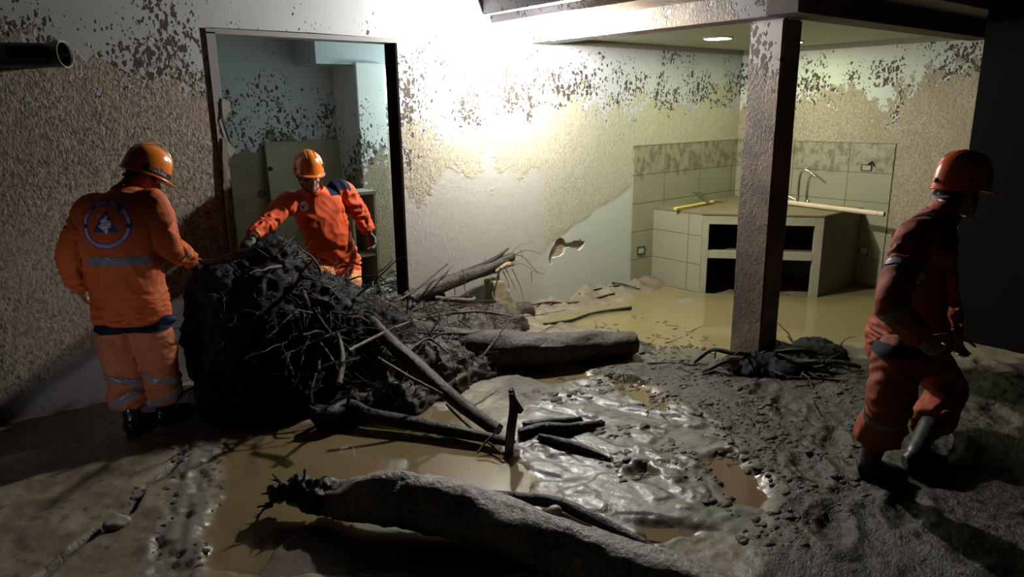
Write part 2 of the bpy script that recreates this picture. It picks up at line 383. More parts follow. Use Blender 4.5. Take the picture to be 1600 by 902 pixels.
# metal door frame left in the opening
df = MB(); df.box((DX0,WY-.012,-.2),(DX0+.062,WY+.16,DZ-.03)); df.box((DX0,WY-.012,DZ-.04),(DX1,WY+.16,DZ-.005))
dfo = struct('door_1', df, m_wall('scraped_frame', (.25,.25,.24), [(0,1.2),(1,1.2)], (0,9), mudcol=((.07,.06,.045),(.2,.18,.145))))
dj = MB(); dj.box((DX1-.02,WY-.004,-.2),(DX1+.0,WY+.17,DZ-.03)); struct('trim_12', dj, mat_dark)  # strip painted near black for the shade on the right jamb
ts = MB()
def strip(pts, wdt, th=.003):
    for i in range(len(pts)-1):
        pass
    rr = []
    for (p, ww) in zip(pts, wdt):
        p = Vector(p); rr.append([p+Vector((-ww,0,0)), p+Vector((ww,-.004,0)), p+Vector((ww,-.004+th,.002)), p+Vector((-ww,th,.002))])
    ts.loft(rr)
q = lambda x, y: J(x, y, WY-.02)
strip([q(350,152),q(353,160),q(354,172),q(348,187)], [.004,.03,.03,.008])
strip([q(347,186),q(351,200),q(357,218),q(362,235),q(358,248)], [.008,.006,.006,.03,.006])
strip([q(351,215),q(352,245),q(353,290),q(354,330),q(358,368),q(362,395)], [.014,.02,.012,.01,.008,.01])
obj('torn_strip', ts, m_plain('torn_metal', (.33,.31,.25), .55), dfo, smooth=False)

# ------------------------------------------------------------------ ground
def perlin(x, y, seed=0):
    xi = np.floor(x).astype(np.int64); yi = np.floor(y).astype(np.int64); xf = x-xi; yf = y-yi
    def grad(ix, iy, fx, fy):
        h = (ix*374761393 + iy*668265263 + seed*1442695041) & 0xffffffff
        h = ((h ^ (h >> 13))*1274126177) & 0xffffffff; a = ((h ^ (h >> 16)) % 4096)/4096*2*np.pi
        return np.cos(a)*fx + np.sin(a)*fy
    u = xf*xf*xf*(xf*(xf*6-15)+10); v = yf*yf*yf*(yf*(yf*6-15)+10)
    a = grad(xi,yi,xf,yf); b = grad(xi+1,yi,xf-1,yf); c = grad(xi,yi+1,xf,yf-1); d = grad(xi+1,yi+1,xf-1,yf-1)
    return (a*(1-u)+b*u)*(1-v) + (c*(1-u)+d*u)*v
def fbm(x, y, f, o=4, seed=0, g=.5):
    r = 0; a = 1
    for k in range(o): r = r + a*perlin(x*f, y*f, seed+k*17); f *= 2.03; a *= g
    return r
def ridged(x, y, f, o=4, seed=0):
    r = 0; a = 1
    for k in range(o): r = r + a*(1-2.2*np.abs(perlin(x*f, y*f, seed+k*11))); f *= 2.1; a *= .5
    return r
def sdist(x, y, poly):
    """signed distance to a ground polygon, positive inside"""
    d = np.full(x.shape, 1e9); ins = np.zeros(x.shape, bool); n = len(poly)
    for i in range(n):
        ax, ay = poly[i]; bx, by = poly[(i+1) % n]; ex, ey = bx-ax, by-ay
        t = np.clip(((x-ax)*ex+(y-ay)*ey)/(ex*ex+ey*ey), 0, 1)
        d = np.minimum(d, np.hypot(x-ax-t*ex, y-ay-t*ey))
        c = ((ay > y) != (by > y)) & (x < (bx-ax)*(y-ay)/(by-ay+1e-12)+ax); ins ^= c
    return np.where(ins, d, -d)
def pdist(x, y, line):
    d = np.full(x.shape, 1e9)
    for (ax, ay), (bx, by) in zip(line[:-1], line[1:]):
        ex, ey = bx-ax, by-ay; t = np.clip(((x-ax)*ex+(y-ay)*ey)/(ex*ex+ey*ey), 0, 1)
        d = np.minimum(d, np.hypot(x-ax-t*ex, y-ay-t*ey))
    return d
sst = lambda v, a, b: (lambda t: t*t*(3-2*t))(np.clip((v-a)/(b-a), 0, 1))
GP = lambda pts: [tuple(G(x, y))[:2] for x, y in pts]
Z_FILM = GP([(352,690),(430,655),(520,668),(640,630),(745,640),(800,700),(845,740),(835,768),(900,830),(880,902),(318,902),(325,800)])
Z_SLABA = GP([(648,696),(720,698),(820,712),(850,738),(838,770),(740,768),(652,744)])
Z_SLABB = GP([(655,856),(700,866),(770,895),(800,930),(655,930)])
Z_CLAY = GP([(790,700),(850,625),(925,590),(1000,610),(1120,665),(1200,760),(1195,815),(1040,850),(950,815),(850,760)])
Z_ROUGH = GP([(935,575),(1080,560),(1340,570),(1700,560),(1700,1000),(1150,1000),(1190,800),(1130,680),(1000,610)])
Z_SILT = GP([(770,600),(880,545),(1010,505),(1340,530),(1345,585),(935,600),(840,640)])
Z_POOL = [(4.25,5.5),(8.6,5.5),(8.6,2.4),(6.6,2.3),(5.6,2.95),(4.9,3.3),(4.6,3.7),(4.75,4.3)]
Z_KERB = GP([(285,690),(345,690),(330,800),(300,925),(215,925),(262,800)])
Z_PUD = [GP([(1100,722),(1140,712),(1175,740),(1205,775),(1195,795),(1140,790),(1120,760)]), GP([(1010,822),(1050,822),(1085,832),(1040,842),(1015,838)]), GP([(985,735),(1010,730),(1030,745),(1000,752)]), GP([(950,590),(1010,595),(1050,620),(1030,640),(985,620)]), GP([(815,572),(900,575),(930,585),(860,600),(820,590)])]
CRACK = GP([(292,690),(285,720),(225,765),(205,800),(150,835),(100,870),(40,930)])
STEPS = [(G(x, y), s, a) for x, y, s, a in ((250,745,.13,.4),(120,760,.14,.2),(70,690,.12,.5),(160,805,.15,.3),(40,800,.14,.1),(1230,640,.16,.6),(1300,690,.15,.4),(1265,735,.17,.7),(1190,610,.14,.2),(1480,700,.17,.3),(1560,650,.16,.6),(1420,800,.16,.3),(1300,820,.16,.5),(1550,575,.15,.8))]
CD = Vector((.42,-.91))                                    # the way the clay was dragged

def ground(x, y):
    n1 = fbm(x, y, .9, 3, 1); n2 = fbm(x, y, 4.5, 4, 5); n3 = fbm(x, y, 17, 3, 9)
    wob = .09*fbm(x, y, 3.5, 4, 21)
    film = sst(sdist(x, y, Z_FILM)+wob*.7, -.03, .05)
    slab = np.zeros_like(x)
    clay = sst(sdist(x, y, Z_CLAY)+wob*1.6, -.08, .08); rough = np.maximum(sst(sdist(x, y, Z_ROUGH)+wob*2, -.14, .14), .7*sst(sdist(x, y, Z_SILT)+wob*2, -.15, .15))
    pool = sst(sdist(x, y, Z_POOL)+wob*2.2, -.32, .30); kerb = sst(sdist(x, y, Z_KERB)+wob*.7, -.03, .03)
    pud = np.zeros_like(x)
    for p in Z_PUD: pud = np.maximum(pud, sst(sdist(x, y, p)+wob*.9, -.05, .05))
    z = .022*n1*(1-.5*clay) + .010*n2*(1-.85*clay) + .003*n3*(1-.4*clay)
    z = z + rough*(.020*ridged(x, y, 1.4, 3, 31) - .02 + .011*ridged(x+.15*n1, y, 6.5, 4, 47)*sst(fbm(x, y, 1.6, 3, 49), -.12, .18))
    cu = x*CD[0]+y*CD[1]; cv = -x*CD[1]+y*CD[0]
    strk = ridged(cu*.55+.25*n1, cv*2.6+.2*n2, 1.25, 4, 61)
    pn = fbm(cu*.75+.35*n1, cv*2.0+.06*n2, .85, 3, 61)*3.0; pf = pn-np.floor(pn); plate = np.floor(pn)+sst(pf, .80, 1.0)
    crease = clay*sst(np.abs(perlin(cu*.8+.5*n1, cv*3.0+.15*n2, 75)), .05, .012)*sst(n1, -.15, .1)
    chop = sst(fbm(x, y, 2.2, 3, 73), .10, .3)
    z = z + clay*(.009*plate + .004 - .028*sst(np.abs(perlin(cu*.8+.5*n1, cv*3.0+.15*n2, 75)), .035, .0)*sst(n1, -.15, .1) + chop*.011*ridged(x, y, 8, 4, 71) + .0010*ridged(cu, cv*5, 6, 3, 79))
    lane = sst(np.abs(perlin(cu*.7, cv*2.3, 77)), .09, .0); z = z - clay*.012*lane
    left = sst(x*.55+y, 9, 3)*sst(1.25-x, -.1, .25)
    z = z + left*(.010*ridged(x, y, 1.5, 3, 83)+.006*ridged(x, y, 6, 3, 87))
    cr = pdist(x+wob*.5, y+wob*.5, CRACK); z = z - .05*sst(.030+.02*n2-cr, 0, .02)
    for p, s, a in STEPS:
        dx, dy = x-p.x, y-p.y; q = np.sqrt(((dx*math.cos(a)+dy*math.sin(a))/(s*1.25))**2+((-dx*math.sin(a)+dy*math.cos(a))/(s*.62))**2)
        z = z - (.030 if p.x > 2 else .014)*sst(1-q+.5*n2, 0, .5) + (.012 if p.x > 2 else .004)*np.exp(-((q+.4*n2-1.15)/.2)**2)
    kc = x*.92-y*.38; ka = x*.38+y*.92; kz = .010+.016*np.abs(perlin(kc*13, ka*.8, 91))+.008*perlin(kc*27, ka*1.6, 95); broken = sst(fbm(x, y, 6, 3, 99), .12, .4)
    z = z*(1-kerb)+kerb*(kz-.022*broken)
    z = z*(1-film)+film*(-.012+.0004*n1); z = z*(1-slab)+slab*(-.004+.001*n3)
    z = z*(1-pud)+pud*(-.03)
    inner = sst(y, 5.5, 5.7)*sst(5.0-x, 0, .4); z = z+inner*(.12+.05*n2+.05*ridged(x, y, 3, 3, 55))
    z = z*(1-pool)+pool*(-.155+.02*n2+.02*n1)
    # silt banked up along the wall and round the counter
    bank = sst(y, 4.75, 5.4)*sst(x, 3.6, 4.6)*(1-inner)*sst(5.45-y, 0, .02); z = z + bank*(.09+.04*n2)
    bank2 = sst(.35-np.hypot((x-6.25)*.6, (y-4.6)), 0, .4); z = z + .06*bank2
    # pushed-up rim round the column foot
    return z, dict(film=np.clip(np.maximum(film, pud)-slab, 0, 1), clay=np.clip(clay-pud-crease, 0, 1), rough=np.maximum(np.maximum(rough*(1-clay), crease), sst(.034-cr, 0, .014)), kerb=kerb*(1-broken*.8), slab=slab)  # crack and creases get the dark clod colour as painted shadow
def axis_pts(segs):
    out = []
    for a, b, st in segs: out += list(np.arange(a, b-1e-9, st))
    return np.array(out+[segs[-1][1]])
gx = axis_pts([(-3,-.3,.06),(-.3,1.7,.0165),(1.7,3.9,.0105),(3.9,5.2,.0165),(5.2,8.6,.035)]); gy = axis_pts([(-1.5,.5,.06),(.5,1.5,.0165),(1.5,4.2,.0115),(4.2,4.7,.0165),(4.7,7.25,.03)])
XX, YY = np.meshgrid(gx, gy); ZZ, AT = ground(XX.ravel(), YY.ravel())
nx, ny = len(gx), len(gy); idx = np.arange(nx*ny).reshape(ny, nx)
fa = np.stack([idx[:-1,:-1], idx[:-1,1:], idx[1:,1:], idx[1:,:-1]], -1).reshape(-1, 4)
gm = bpy.data.meshes.new('floor'); gm.vertices.add(nx*ny); gm.vertices.foreach_set('co', np.stack([XX.ravel(), YY.ravel(), ZZ], -1).ravel())
gm.loops.add(fa.size); gm.loops.foreach_set('vertex_index', fa.ravel().astype(np.int32)); gm.polygons.add(len(fa)); gm.polygons.foreach_set('loop_start', np.arange(0, fa.size, 4, dtype=np.int32))
gm.update(); gm.validate()
for k, a in AT.items():
    at = gm.attributes.new(k, 'FLOAT', 'POINT'); at.data.foreach_set('value', np.ascontiguousarray(a, np.float32))
gm.polygons.foreach_set('use_smooth', [True]*len(gm.polygons))
mat_mud = m_mud(); gm.materials.append(mat_mud)
go = bpy.data.objects.new('floor', gm); COL.objects.link(go); go['kind'] = 'structure'
def gz(x, y): return float(ground(np.array([float(x)]), np.array([float(y)]))[0][0])

def pond(name, poly, z, col, label, rough=.04):
    wm = MB(); wm.prism(poly, z-.02, z)
    return obj(name, wm, m_water(col, rough), smooth=False, label=label, cat='water', kind='stuff')
pond('muddy_water', [(4.2,5.4),(6.62,5.38),(6.62,4.69),(7.40,3.70),(8.26,3.70),(8.284,2.4),(6.55,2.1),(5.2,2.6),(4.3,3.3),(4.1,4.2)], -.112, (.25,.205,.095), 'brown floodwater pooled over the kitchen floor behind the column', .05)
for (p, lab) in zip(Z_PUD[:2], ('brown puddle in the churned clay left of the walking rescuer', 'small brown puddle beside the tip of the foreground log')):
    c = np.mean(p, 0); pond('puddle', [tuple(c+(np.array(q)-c)*1.12) for q in p], -.018, (.19,.13,.07), lab)

# ------------------------------------------------------------------ kitchen
mt = m_tile()
tp = MB(); tp.box((6.25,5.385,-.3),(8.284,5.4,1.515)); struct('trim_10', tp, mt)
tp = MB(); tp.box((8.269,3.43,-.3),(8.284,5.4,1.515)); struct('trim_11', tp, mt)
A = Vector((6.63,4.70,0)); B = Vector((7.41,3.71,0)); dg = (B-A).normalized(); dn = Vector((dg.y,-dg.x,0))   # dn points out to the room
if dn.y > 0: dn = -dn
ct = thing('masonry_counter', (7.45,4.55,-.2), 'tiled masonry corner counter with open shelves standing in the kitchen floodwater', 'counter')
ZT = .79
def quad_wall(mb, p, q, th, z0, z1, side):
    p = Vector(p); q = Vector(q); mb.prism([(p.x,p.y),(q.x,q.y),(q.x+side.x*th,q.y+side.y*th),(p.x+side.x*th,p.y+side.y*th)], z0, z1)
sp = MB(); sp.box((6.63,4.70,-.25),(6.71,5.385,ZT-.022)); obj('side_panel', sp, mt, ct, smooth=False)
sp = MB(); sp.box((7.41,3.71,-.25),(8.269,3.79,ZT-.022)); obj('side_panel', sp, m_plain('grey_render', (.14,.13,.085), .8, nsc=6), ct, smooth=False)
wt = MB(); wt.prism([(6.625,5.385),(6.625,4.695),(7.405,3.70),(8.269,3.70),(8.269,5.385)], ZT-.022, ZT)
obj('worktop', wt, m_plain('muddy_worktop', (.16,.125,.065), .6, nsc=7, amt=.4), ct, smooth=False, bevel=.006)
stm = m_plain('counter_tile', (.30,.295,.195), .5, nsc=14, amt=.2)
L = (B-A).length
def front(u0, u1, z0, z1, mat, name, th=.08):
    m = MB(); quad_wall(m, A+dg*u0, A+dg*u1, th, z0, z1, -dn); obj(name, m, mat, ct, smooth=False, bevel=.004)
front(.0,.075,-.25,ZT-.022,stm,'front_post'); front(L-.085,L,-.25,ZT-.022,stm,'front_post')
front(.075,L-.085,ZT-.12,ZT-.022,stm,'top_rail'); front(.075,L-.085,.29,.375,stm,'shelf_edge')
sh = MB(); sh.prism([(6.71,5.38),(6.71,4.72),(7.44,3.79),(8.26,3.79),(8.26,5.38)], .30, .345); obj('shelf', sh, m_plain('shelf_slab', (.12,.10,.065), .8), ct, smooth=False)
# tap
chrome = m_plain('dull_chrome', (.55,.55,.50), .22, metal=1.0, nsc=8, amt=.3, bump=.05)
tx = 8.08
t0 = JX(1247,311,tx); t0.z = ZT
tap = thing('kitchen_tap', t0, 'chrome swan-neck tap rising from the back of the kitchen counter', 'tap')
m = MB(); ctube(m, [t0+Vector((0,0,.0)), JX(1248,290,tx), JX(1251,272,tx), JX(1257,266,tx), JX(1263,268,tx), JX(1274,277,tx-.03)], [.017,.016,.015,.014,.0135,.0125], 6, 12); obj('spout', m, chrome, tap)
m = MB(); m.tube([t0+Vector((-.02,.02,.0)), t0+Vector((-.02,.02,.03)), t0+Vector((-.02,.02,.055))], [.045,.04,.02], 14); m.tube([t0, t0+Vector((0,0,.02))], [.03,.024], 14); obj('tap_base', m, chrome, tap)
m = MB(); ctube(m, [t0+Vector((-.02,.02,.045)), t0+Vector((-.03,.09,.075)), t0+Vector((-.04,.15,.10))], [.014,.012,.014], 4, 8); obj('tap_lever', m, chrome, tap)
t1 = JX(1262,311,tx); t1.z = ZT
m = MB(); m.tube([t1, t1+Vector((0,0,.025)), t1+Vector((0,0,.04)), t1+Vector((0,0,.055))], [.028,.022,.032,.018], 12)
obj('tap_valve', m, chrome, None, label='small metal valve on the counter beside the swan-neck tap', cat='valve')
# hatchet with a yellow handle
h0 = G(1055,326,ZT+.03); h1 = G(1114,315,ZT+.028)
hk = thing('hatchet', (h0+h1)/2, 'hatchet with bright yellow handle lying on the left end of the counter', 'hatchet')
m = MB(); hd = (h1-h0); ctube(m, [h0, h0+hd*.12, h0+hd*.5, h0+hd*.85, h1], [.021,.0185,.017,.0175,.019], 5, 12, flat=.75); obj('handle', m, m_plain('yellow_paint', (.62,.53,.10), .45, amt=.12), hk)
hn = hd.normalized(); hs = Vector((-hn.y,hn.x,0))
if hs.y < 0: hs = -hs
e0 = h0+hd*.82; m = MB()
bl = [(e0-hn*.035,.02),(e0+hn*.03,.02)]
pts2 = [(-.03,-.03),(.035,-.03),(.045,.06),(.075,.16),(-.085,.19),(-.04,.06)]
vs = []
for th in (-1, 1):
    for a, b in pts2:
        k = .015 if b < .08 else .004
        vs.append(e0+hn*a+Vector((0,0,1))*(b*.62+.01)+hs*(b*.75+th*k))
m.add(vs, [(0,1,2,3,4,5),(11,10,9,8,7,6)]+[(i,(i+1)%6,6+(i+1)%6,6+i) for i in range(6)]); obj('blade', m, m_plain('rusty_steel', (.12,.11,.07), .5, metal=.6), hk, smooth=False)
m = MB(); ctube(m, [h1-hn*.02, h1+hn*.05+Vector((.0,-.01,.004)), h1+hn*.14+Vector((0,-.045,-.005)), h1+hn*.20+Vector((0,-.05,.012))], [.017,.014,.011,.006], 5, 8); obj('pick', m, m_plain('rusty_pick', (.25,.14,.06), .6), hk)
# pale pole
p0 = G(1185,311,ZT+.035); p1 = G(1382,335,ZT+.032)
m = MB(); dd = p1-p0; m.tube([p0, p0+dd*.5, p0+dd*.955, p0+dd*.957, p0+dd*.975, p1], [.028,.028,.0275,.024,.0275,.025], 14)
obj('wooden_pole', m, m_plain('pale_wood', (.55,.45,.31), .55, nsc=9, amt=.22, stretch=(1,1,1)), None, label='pale round wooden pole lying across the right end of the counter', cat='pole')
# electrical boxes
def outlet(c, ax, w2, h2, lab, matp, broken=False):
    ax = Vector(ax); n = Vector((-1,0,0)) if abs(ax.y) > .5 else Vector((0,-1,0))
    t = thing('wall_socket', c, lab, 'socket')
    def slab(a0,a1,b0,b1,d0,d1,name,mat):
        m = MB(); P = [c+ax*a+Vector((0,0,b))+n*d for d in (d0,d1) for a,b in ((a0,b0),(a1,b0),(a1,b1),(a0,b1))]
        m.add(P, [(3,2,1,0),(4,5,6,7),(0,1,5,4),(1,2,6,5),(2,3,7,6),(3,0,4,7)]); obj(name, m, mat, t, smooth=False)
    fr = MB()
    for a0,a1,b0,b1 in ((-w2,w2,h2-.008,h2),(-w2,w2,-h2,-h2+.008),(-w2,-w2+.008,-h2,h2),(w2-.008,w2,-h2,h2)):
        P = [c+ax*a+Vector((0,0,b))+n*d for d in (0,.012) for a,b in ((a0,b0),(a1,b0),(a1,b1),(a0,b1))]
        fr.add(P, [(3,2,1,0),(4,5,6,7),(0,1,5,4),(1,2,6,5),(2,3,7,6),(3,0,4,7)])
    obj('frame', fr, m_plain('dark_rim', (.035,.03,.02), .6), t, smooth=False)
    slab(-w2*.8,w2*.8,-h2*.8,h2*.8,0,.006,'face_plate',matp)
    if broken:
        m = MB(); m.tube([c+ax*.02+Vector((0,0,h2)), c+ax*.06+Vector((0,0,h2+.03))+n*.02, c+ax*.1+Vector((0,0,h2-.02))+n*.015],[.016,.012,.004],6); obj('loose_wire', m, m_plain('black_wire', (.02,.02,.02), .5), t)
plm = m_plain('socket_plate', (.40,.40,.33), .5)
outlet(J(1001,391,5.383), (1,0,0), .062, .045, 'small square wall socket low on the tiles left of the counter', plm)
outlet(JX(1354,262,8.267), (0,-1,0), .058, .036, 'broken socket box on the upper tiles right of the tap', m_plain('box_inside', (.30,.28,.2), .6), True)
outlet(JX(1350,392,8.267), (0,-1,0), .05, .045, 'small wall socket low on the tiles right of the counter', plm)
# ceiling lamps and the bare bulb
wm_ = m_emit('lamp_disc', (.92,1.0,.62), DISC_GLOW)
for (c, lab) in ((k1,'round recessed ceiling lamp, the one left of the concrete column'),(k2,'round recessed ceiling lamp half hidden behind the concrete column')):
    t = thing('ceiling_lamp', (c[0],c[1],2.6), lab, 'lamp', 'recessed kitchen lamps')
    m = MB(); rr = []
    for r, z in ((.10,2.6),(.155,2.6),(.155,2.592),(.135,2.585),(.13,2.59)): rr.append([(c[0]+r*math.cos(a*math.pi/20), c[1]+r*math.sin(a*math.pi/20), z) for a in range(40)])
    m.loft(rr, cap=False); obj('rim', m, mat_paint, t)
    m = MB(); m.loft([[(c[0]+.132*math.cos(a*math.pi/20), c[1]+.132*math.sin(a*math.pi/20), z) for a in range(40)] for z in (2.598,2.588)]); obj('diffuser', m, wm_, t)
t = thing('light_bulb', (BULB[0],BULB[1],BULB[2]+.09), 'glowing bare bulb hanging under the slab edge beside the beam', 'lamp')
m = MB(); rr = []
for r, z in ((.004,-.062),(.022,-.056),(.036,-.04),(.042,-.018),(.038,.008),(.024,.032),(.017,.05)): rr.append([(BULB[0]+r*math.cos(a*math.pi/10), BULB[1]+r*math.sin(a*math.pi/10), BULB[2]+z) for a in range(20)])
m.loft(rr); obj('glass_bulb', m, m_emit('bulb_glow', (1.0,.965,.925), BULB_GLOW), t)
m = MB(); m.tube([(BULB[0],BULB[1],BULB[2]+.048),(BULB[0],BULB[1],BULB[2]+.10)], .02, 12); obj('socket', m, m_plain('white_plastic', (.5,.5,.48), .4), t)
m = MB(); ctube(m, [(BULB[0],BULB[1],BULB[2]+.098),(BULB[0]+.004,BULB[1]+.002,BULB[2]+.12),(BULB[0],BULB[1]+.004,2.68),(BULB[0],BULB[1]+.004,2.70)], [.004]*4, 5, 6); obj('cable', m, m_plain('black_cable', (.03,.03,.03), .5), t)

# ------------------------------------------------------------------ things on the left wall and in the inner room
pm = m_plain('black_pipe_plastic', (.012,.012,.012), .35)
pc0 = J(-140,86,WY-.03); pc1 = J(70,86,WY-.045); pc2 = J(88,86,WY-.06)
t = thing('drain_pipe', (pc1+pc0)/2, 'black drain pipe with an open mouth sticking out of the left wall', 'pipe')
m = MB(); ctube(m, [pc0, (pc0+pc1)/2, pc1], [.072,.072,.072], 4, 20); obj('pipe_run', m, pm, t)
dirp = Vector((.75,-.66,.05)).normalized(); a1 = dirp.cross(Vector((0,0,1))).normalized(); a2 = a1.cross(dirp)
m = MB(); rr = []
for k, (s, r) in enumerate(((-.07,.07),(.05,.076),(.055,.08),(.05,.068),(-.05,.062))): rr.append([pc2+dirp*s+(a1*math.cos(a*math.pi/14)+a2*math.sin(a*math.pi/14))*r for a in range(28)])
m.loft(rr); obj('pipe_mouth', m, pm, t)
m = MB(); rr = []
for s, r in ((.047,.074),(.057,.0815),(.061,.078),(.056,.073)): rr.append([pc2+dirp*s+(a1*math.cos(a*math.pi/14)+a2*math.sin(a*math.pi/14))*r for a in range(28)])
m.loft(rr+[rr[0]], cap=False); obj('pipe_rim', m, m_plain('pale_rim', (.34,.32,.27), .6), t)
# board leaning on the inner wall
m = MB(); b0 = J(413,218,7.16); b1_ = J(548,216,7.16)
m.loft([[(b0.x,7.06,.1),(b1_.x,7.06,.1),(b1_.x,7.09,.1),(b0.x,7.09,.1)],[(b0.x,7.155,1.64),(b1_.x,7.155,1.64),(b1_.x,7.185,1.64),(b0.x,7.185,1.64)]])
t = thing('wooden_board', (b0.x+.45,7.1,.1), 'large mud-coated board leaning on the far wall of the inner room', 'board')
obj('panel', m, m_plain('muddy_board', (.23,.22,.16), .8, nsc=5, amt=.3), t, smooth=False)
for (x, y, r) in ((423,264,.022),):
    c = J(x, y, 7.12); m = MB(); m.tube([c+Vector((0,.0,0)), c+Vector((0,.03,0))], r, 12); obj('knot_hole', m, m_plain('black_hole', (.01,.01,.008), .9), t)
c = J(410,303,7.19); m = MB(); m.tube([c, c+Vector((0,.03,0))], [.04,.045], 16); obj('pipe_stub', m, pm, None, label='round black pipe end in the inner wall left of the leaning board', cat='pipe')
# open box cupboard beside the inner pillar
c = J(562,304,6.45); z1 = c.z; m = MB(); x0, x1, y0, y1 = 3.27, 3.54, 6.4, 6.7
t = thing('open_cupboard', ((x0+x1)/2,(y0+y1)/2,.0), 'dark open-fronted cupboard behind the rescuer in the doorway', 'cupboard')
wood = m_plain('muddy_cupboard', (.24,.22,.16), .8)
m.box((x0,y0,-.05),(x0+.025,y1,z1)); obj('side', m, wood, t, smooth=False); m = MB(); m.box((x1-.025,y0,-.05),(x1,y1,z1)); obj('side', m, wood, t, smooth=False)
m = MB(); m.box((x0-.01,y0-.01,z1),(x1+.01,y1,z1+.03)); obj('top', m, wood, t, smooth=False); m = MB(); m.box((x0+.025,y1-.02,-.05),(x1-.025,y1,z1)); obj('back', m, m_plain('cupboard_dark', (.05,.045,.035), .8), t, smooth=False)
m = MB(); m.box((x0+.025,y0+.02,.5),(x1-.025,y1-.02,.52)); obj('shelf', m, wood, t, smooth=False)

# ------------------------------------------------------------------ timber, roots and debris
bark_black = m_bark('wet_black_bark', (.003,.0025,.002), (.02,.016,.012), .3)
bark_brown = m_bark('muddy_bark', (.010,.0075,.0055), (.085,.065,.047), .42)
bark_pale = m_bark('mud_coated_bark', (.03,.023,.017), (.17,.14,.105), .45)
soil = m_bark('black_root_soil', (.0015,.0012,.001), (.009,.007,.005), .5, spec=.18)
rootm = m_bark('wet_root', (.005,.004,.003), (.045,.034,.025), .35)
strawm = m_bark('dry_stalk', (.10,.075,.045), (.34,.27,.17), .6)
cutw = m_plain('broken_wood', (.22,.16,.10), .7, nsc=25, amt=.5, bump=.6, bd=.01)
RN = random.Random(11)

def log_geo(pts, rad, n=26, seg=.03, amp=.10, lump=.18, seed=0, jag=.05):
    q = cm([tuple(p)+(r,) for p, r in zip(pts, rad)], 14); P = [Vector(a[:3]) for a in q]; Rr = [max(.002, a[3]) for a in q]
    mb = MB(); rings = []; up = Vector((0,0,1)); N = len(P)
    for i, p in enumerate(P):
        t = (P[min(i+1,N-1)]-P[max(i-1,0)]).normalized(); a = t.cross(up)
        if a.length < 1e-4: a = t.orthogonal()
        a.normalize(); u = a.cross(t); up = u; ring = []
        for k in range(n):
            th = 2*math.pi*k/n; c, s_ = math.cos(th), math.sin(th)
            r = Rr[i]*(1+lump*noise.noise(Vector((p.x*3+c*.9+seed, p.y*3+s_*.9, p.z*3)))+amp*noise.noise(Vector((c*3.2+seed, s_*3.2, i*.10)))+amp*.6*noise.noise(Vector((c*9, s_*9+seed, i*.35))))
            e = 0
            if i in (0, N-1): e = (jag*(.5+noise.noise(Vector((c*4+seed*3, s_*4, 5)))))*(-1 if i == 0 else 1)
            ring.append(p+(a*c+u*s_)*r+t*e)
        rings.append(ring)
    mb.loft(rings); return mb
def wiggle(p, d, L, n, bend, droop=0.0, rnd=RN):
    pts = [Vector(p)]; d = Vector(d).normalized()
    for k in range(n):
        d = (d+Vector((rnd.gauss(0,bend), rnd.gauss(0,bend), rnd.gauss(0,bend)-droop))).normalized(); pts.append(pts[-1]+d*(L/n))
    return pts
def taper(r0, r1, n): return [r0+(r1-r0)*k/(n-1) for k in range(n)]
def twig_geo(p, d, L, r, bend=.18, forks=1, droop=0, rnd=RN, n=6):
    mb = MB(); pts = wiggle(p, d, L, 7, bend, droop, rnd); ctube(mb, pts, taper(r, r*.3, 8), 2, n, jit=.25)
    for k in range(forks):
        i = rnd.randint(2, 5); dd = (pts[i+1]-pts[i]).normalized()+Vector((rnd.gauss(0,.6), rnd.gauss(0,.6), rnd.gauss(0,.5)))
        pp = wiggle(pts[i], dd, L*rnd.uniform(.2,.45), 4, bend, droop, rnd); ctube(mb, pp, taper(r*.6, r*.18, 5), 2, max(4,n-1), jit=.2)
    return mb

# the uprooted tree: root plate, trunk
tree = thing('uprooted_tree', (1.9,4.7,0), 'uprooted tree lying with its black root plate beside the doorway and trunk towards the kitchen', 'tree')
mb = MB()
for c, r in (((1.74,4.78,.38),(.40,.40,.60)),((1.52,4.86,.40),(.28,.36,.55)),((2.06,4.70,.30),(.46,.42,.50)),((2.42,4.66,.18),(.40,.40,.36)),((1.72,4.62,.12),(.52,.40,.28)),((1.84,4.82,.72),(.22,.26,.34)),((1.42,4.80,.75),(.15,.2,.22))): mb.ell(c, r)
rb = remesh(mb, .018, 6)
displace(rb, lambda p, n: .060*noise.noise(p*4.2)+.045*(1-abs(noise.noise(p*9))*2.2)*.7+.022*noise.noise(p*24)+.010*noise.noise(p*60))
obj('root_plate', rb, soil, tree, ang=80)
rbv = BVHTree.FromPolygons([v.co[:] for v in rb.vertices], [p.vertices[:] for p in rb.polygons]); RBO = Vector((1.9,4.7,0))
tr = log_geo([G(600,520,.22), G(690,542,.17), G(770,546,.145), G(860,545,.125), G(930,541,.115), G(986,537,.105)], [.15,.145,.135,.12,.112,.10], amp=.16, lump=.22, seed=3, jag=.03)
obj('trunk', tr, bark_brown, tree, ang=70)
e = G(986,537,.105); d_ = (e-G(930,541,.115)).normalized()
m = MB(); m.tube([e-d_*.03, e+d_*.012], [.088,.08], 20, jit=.15); obj('cut_end', m, bark_black, tree)
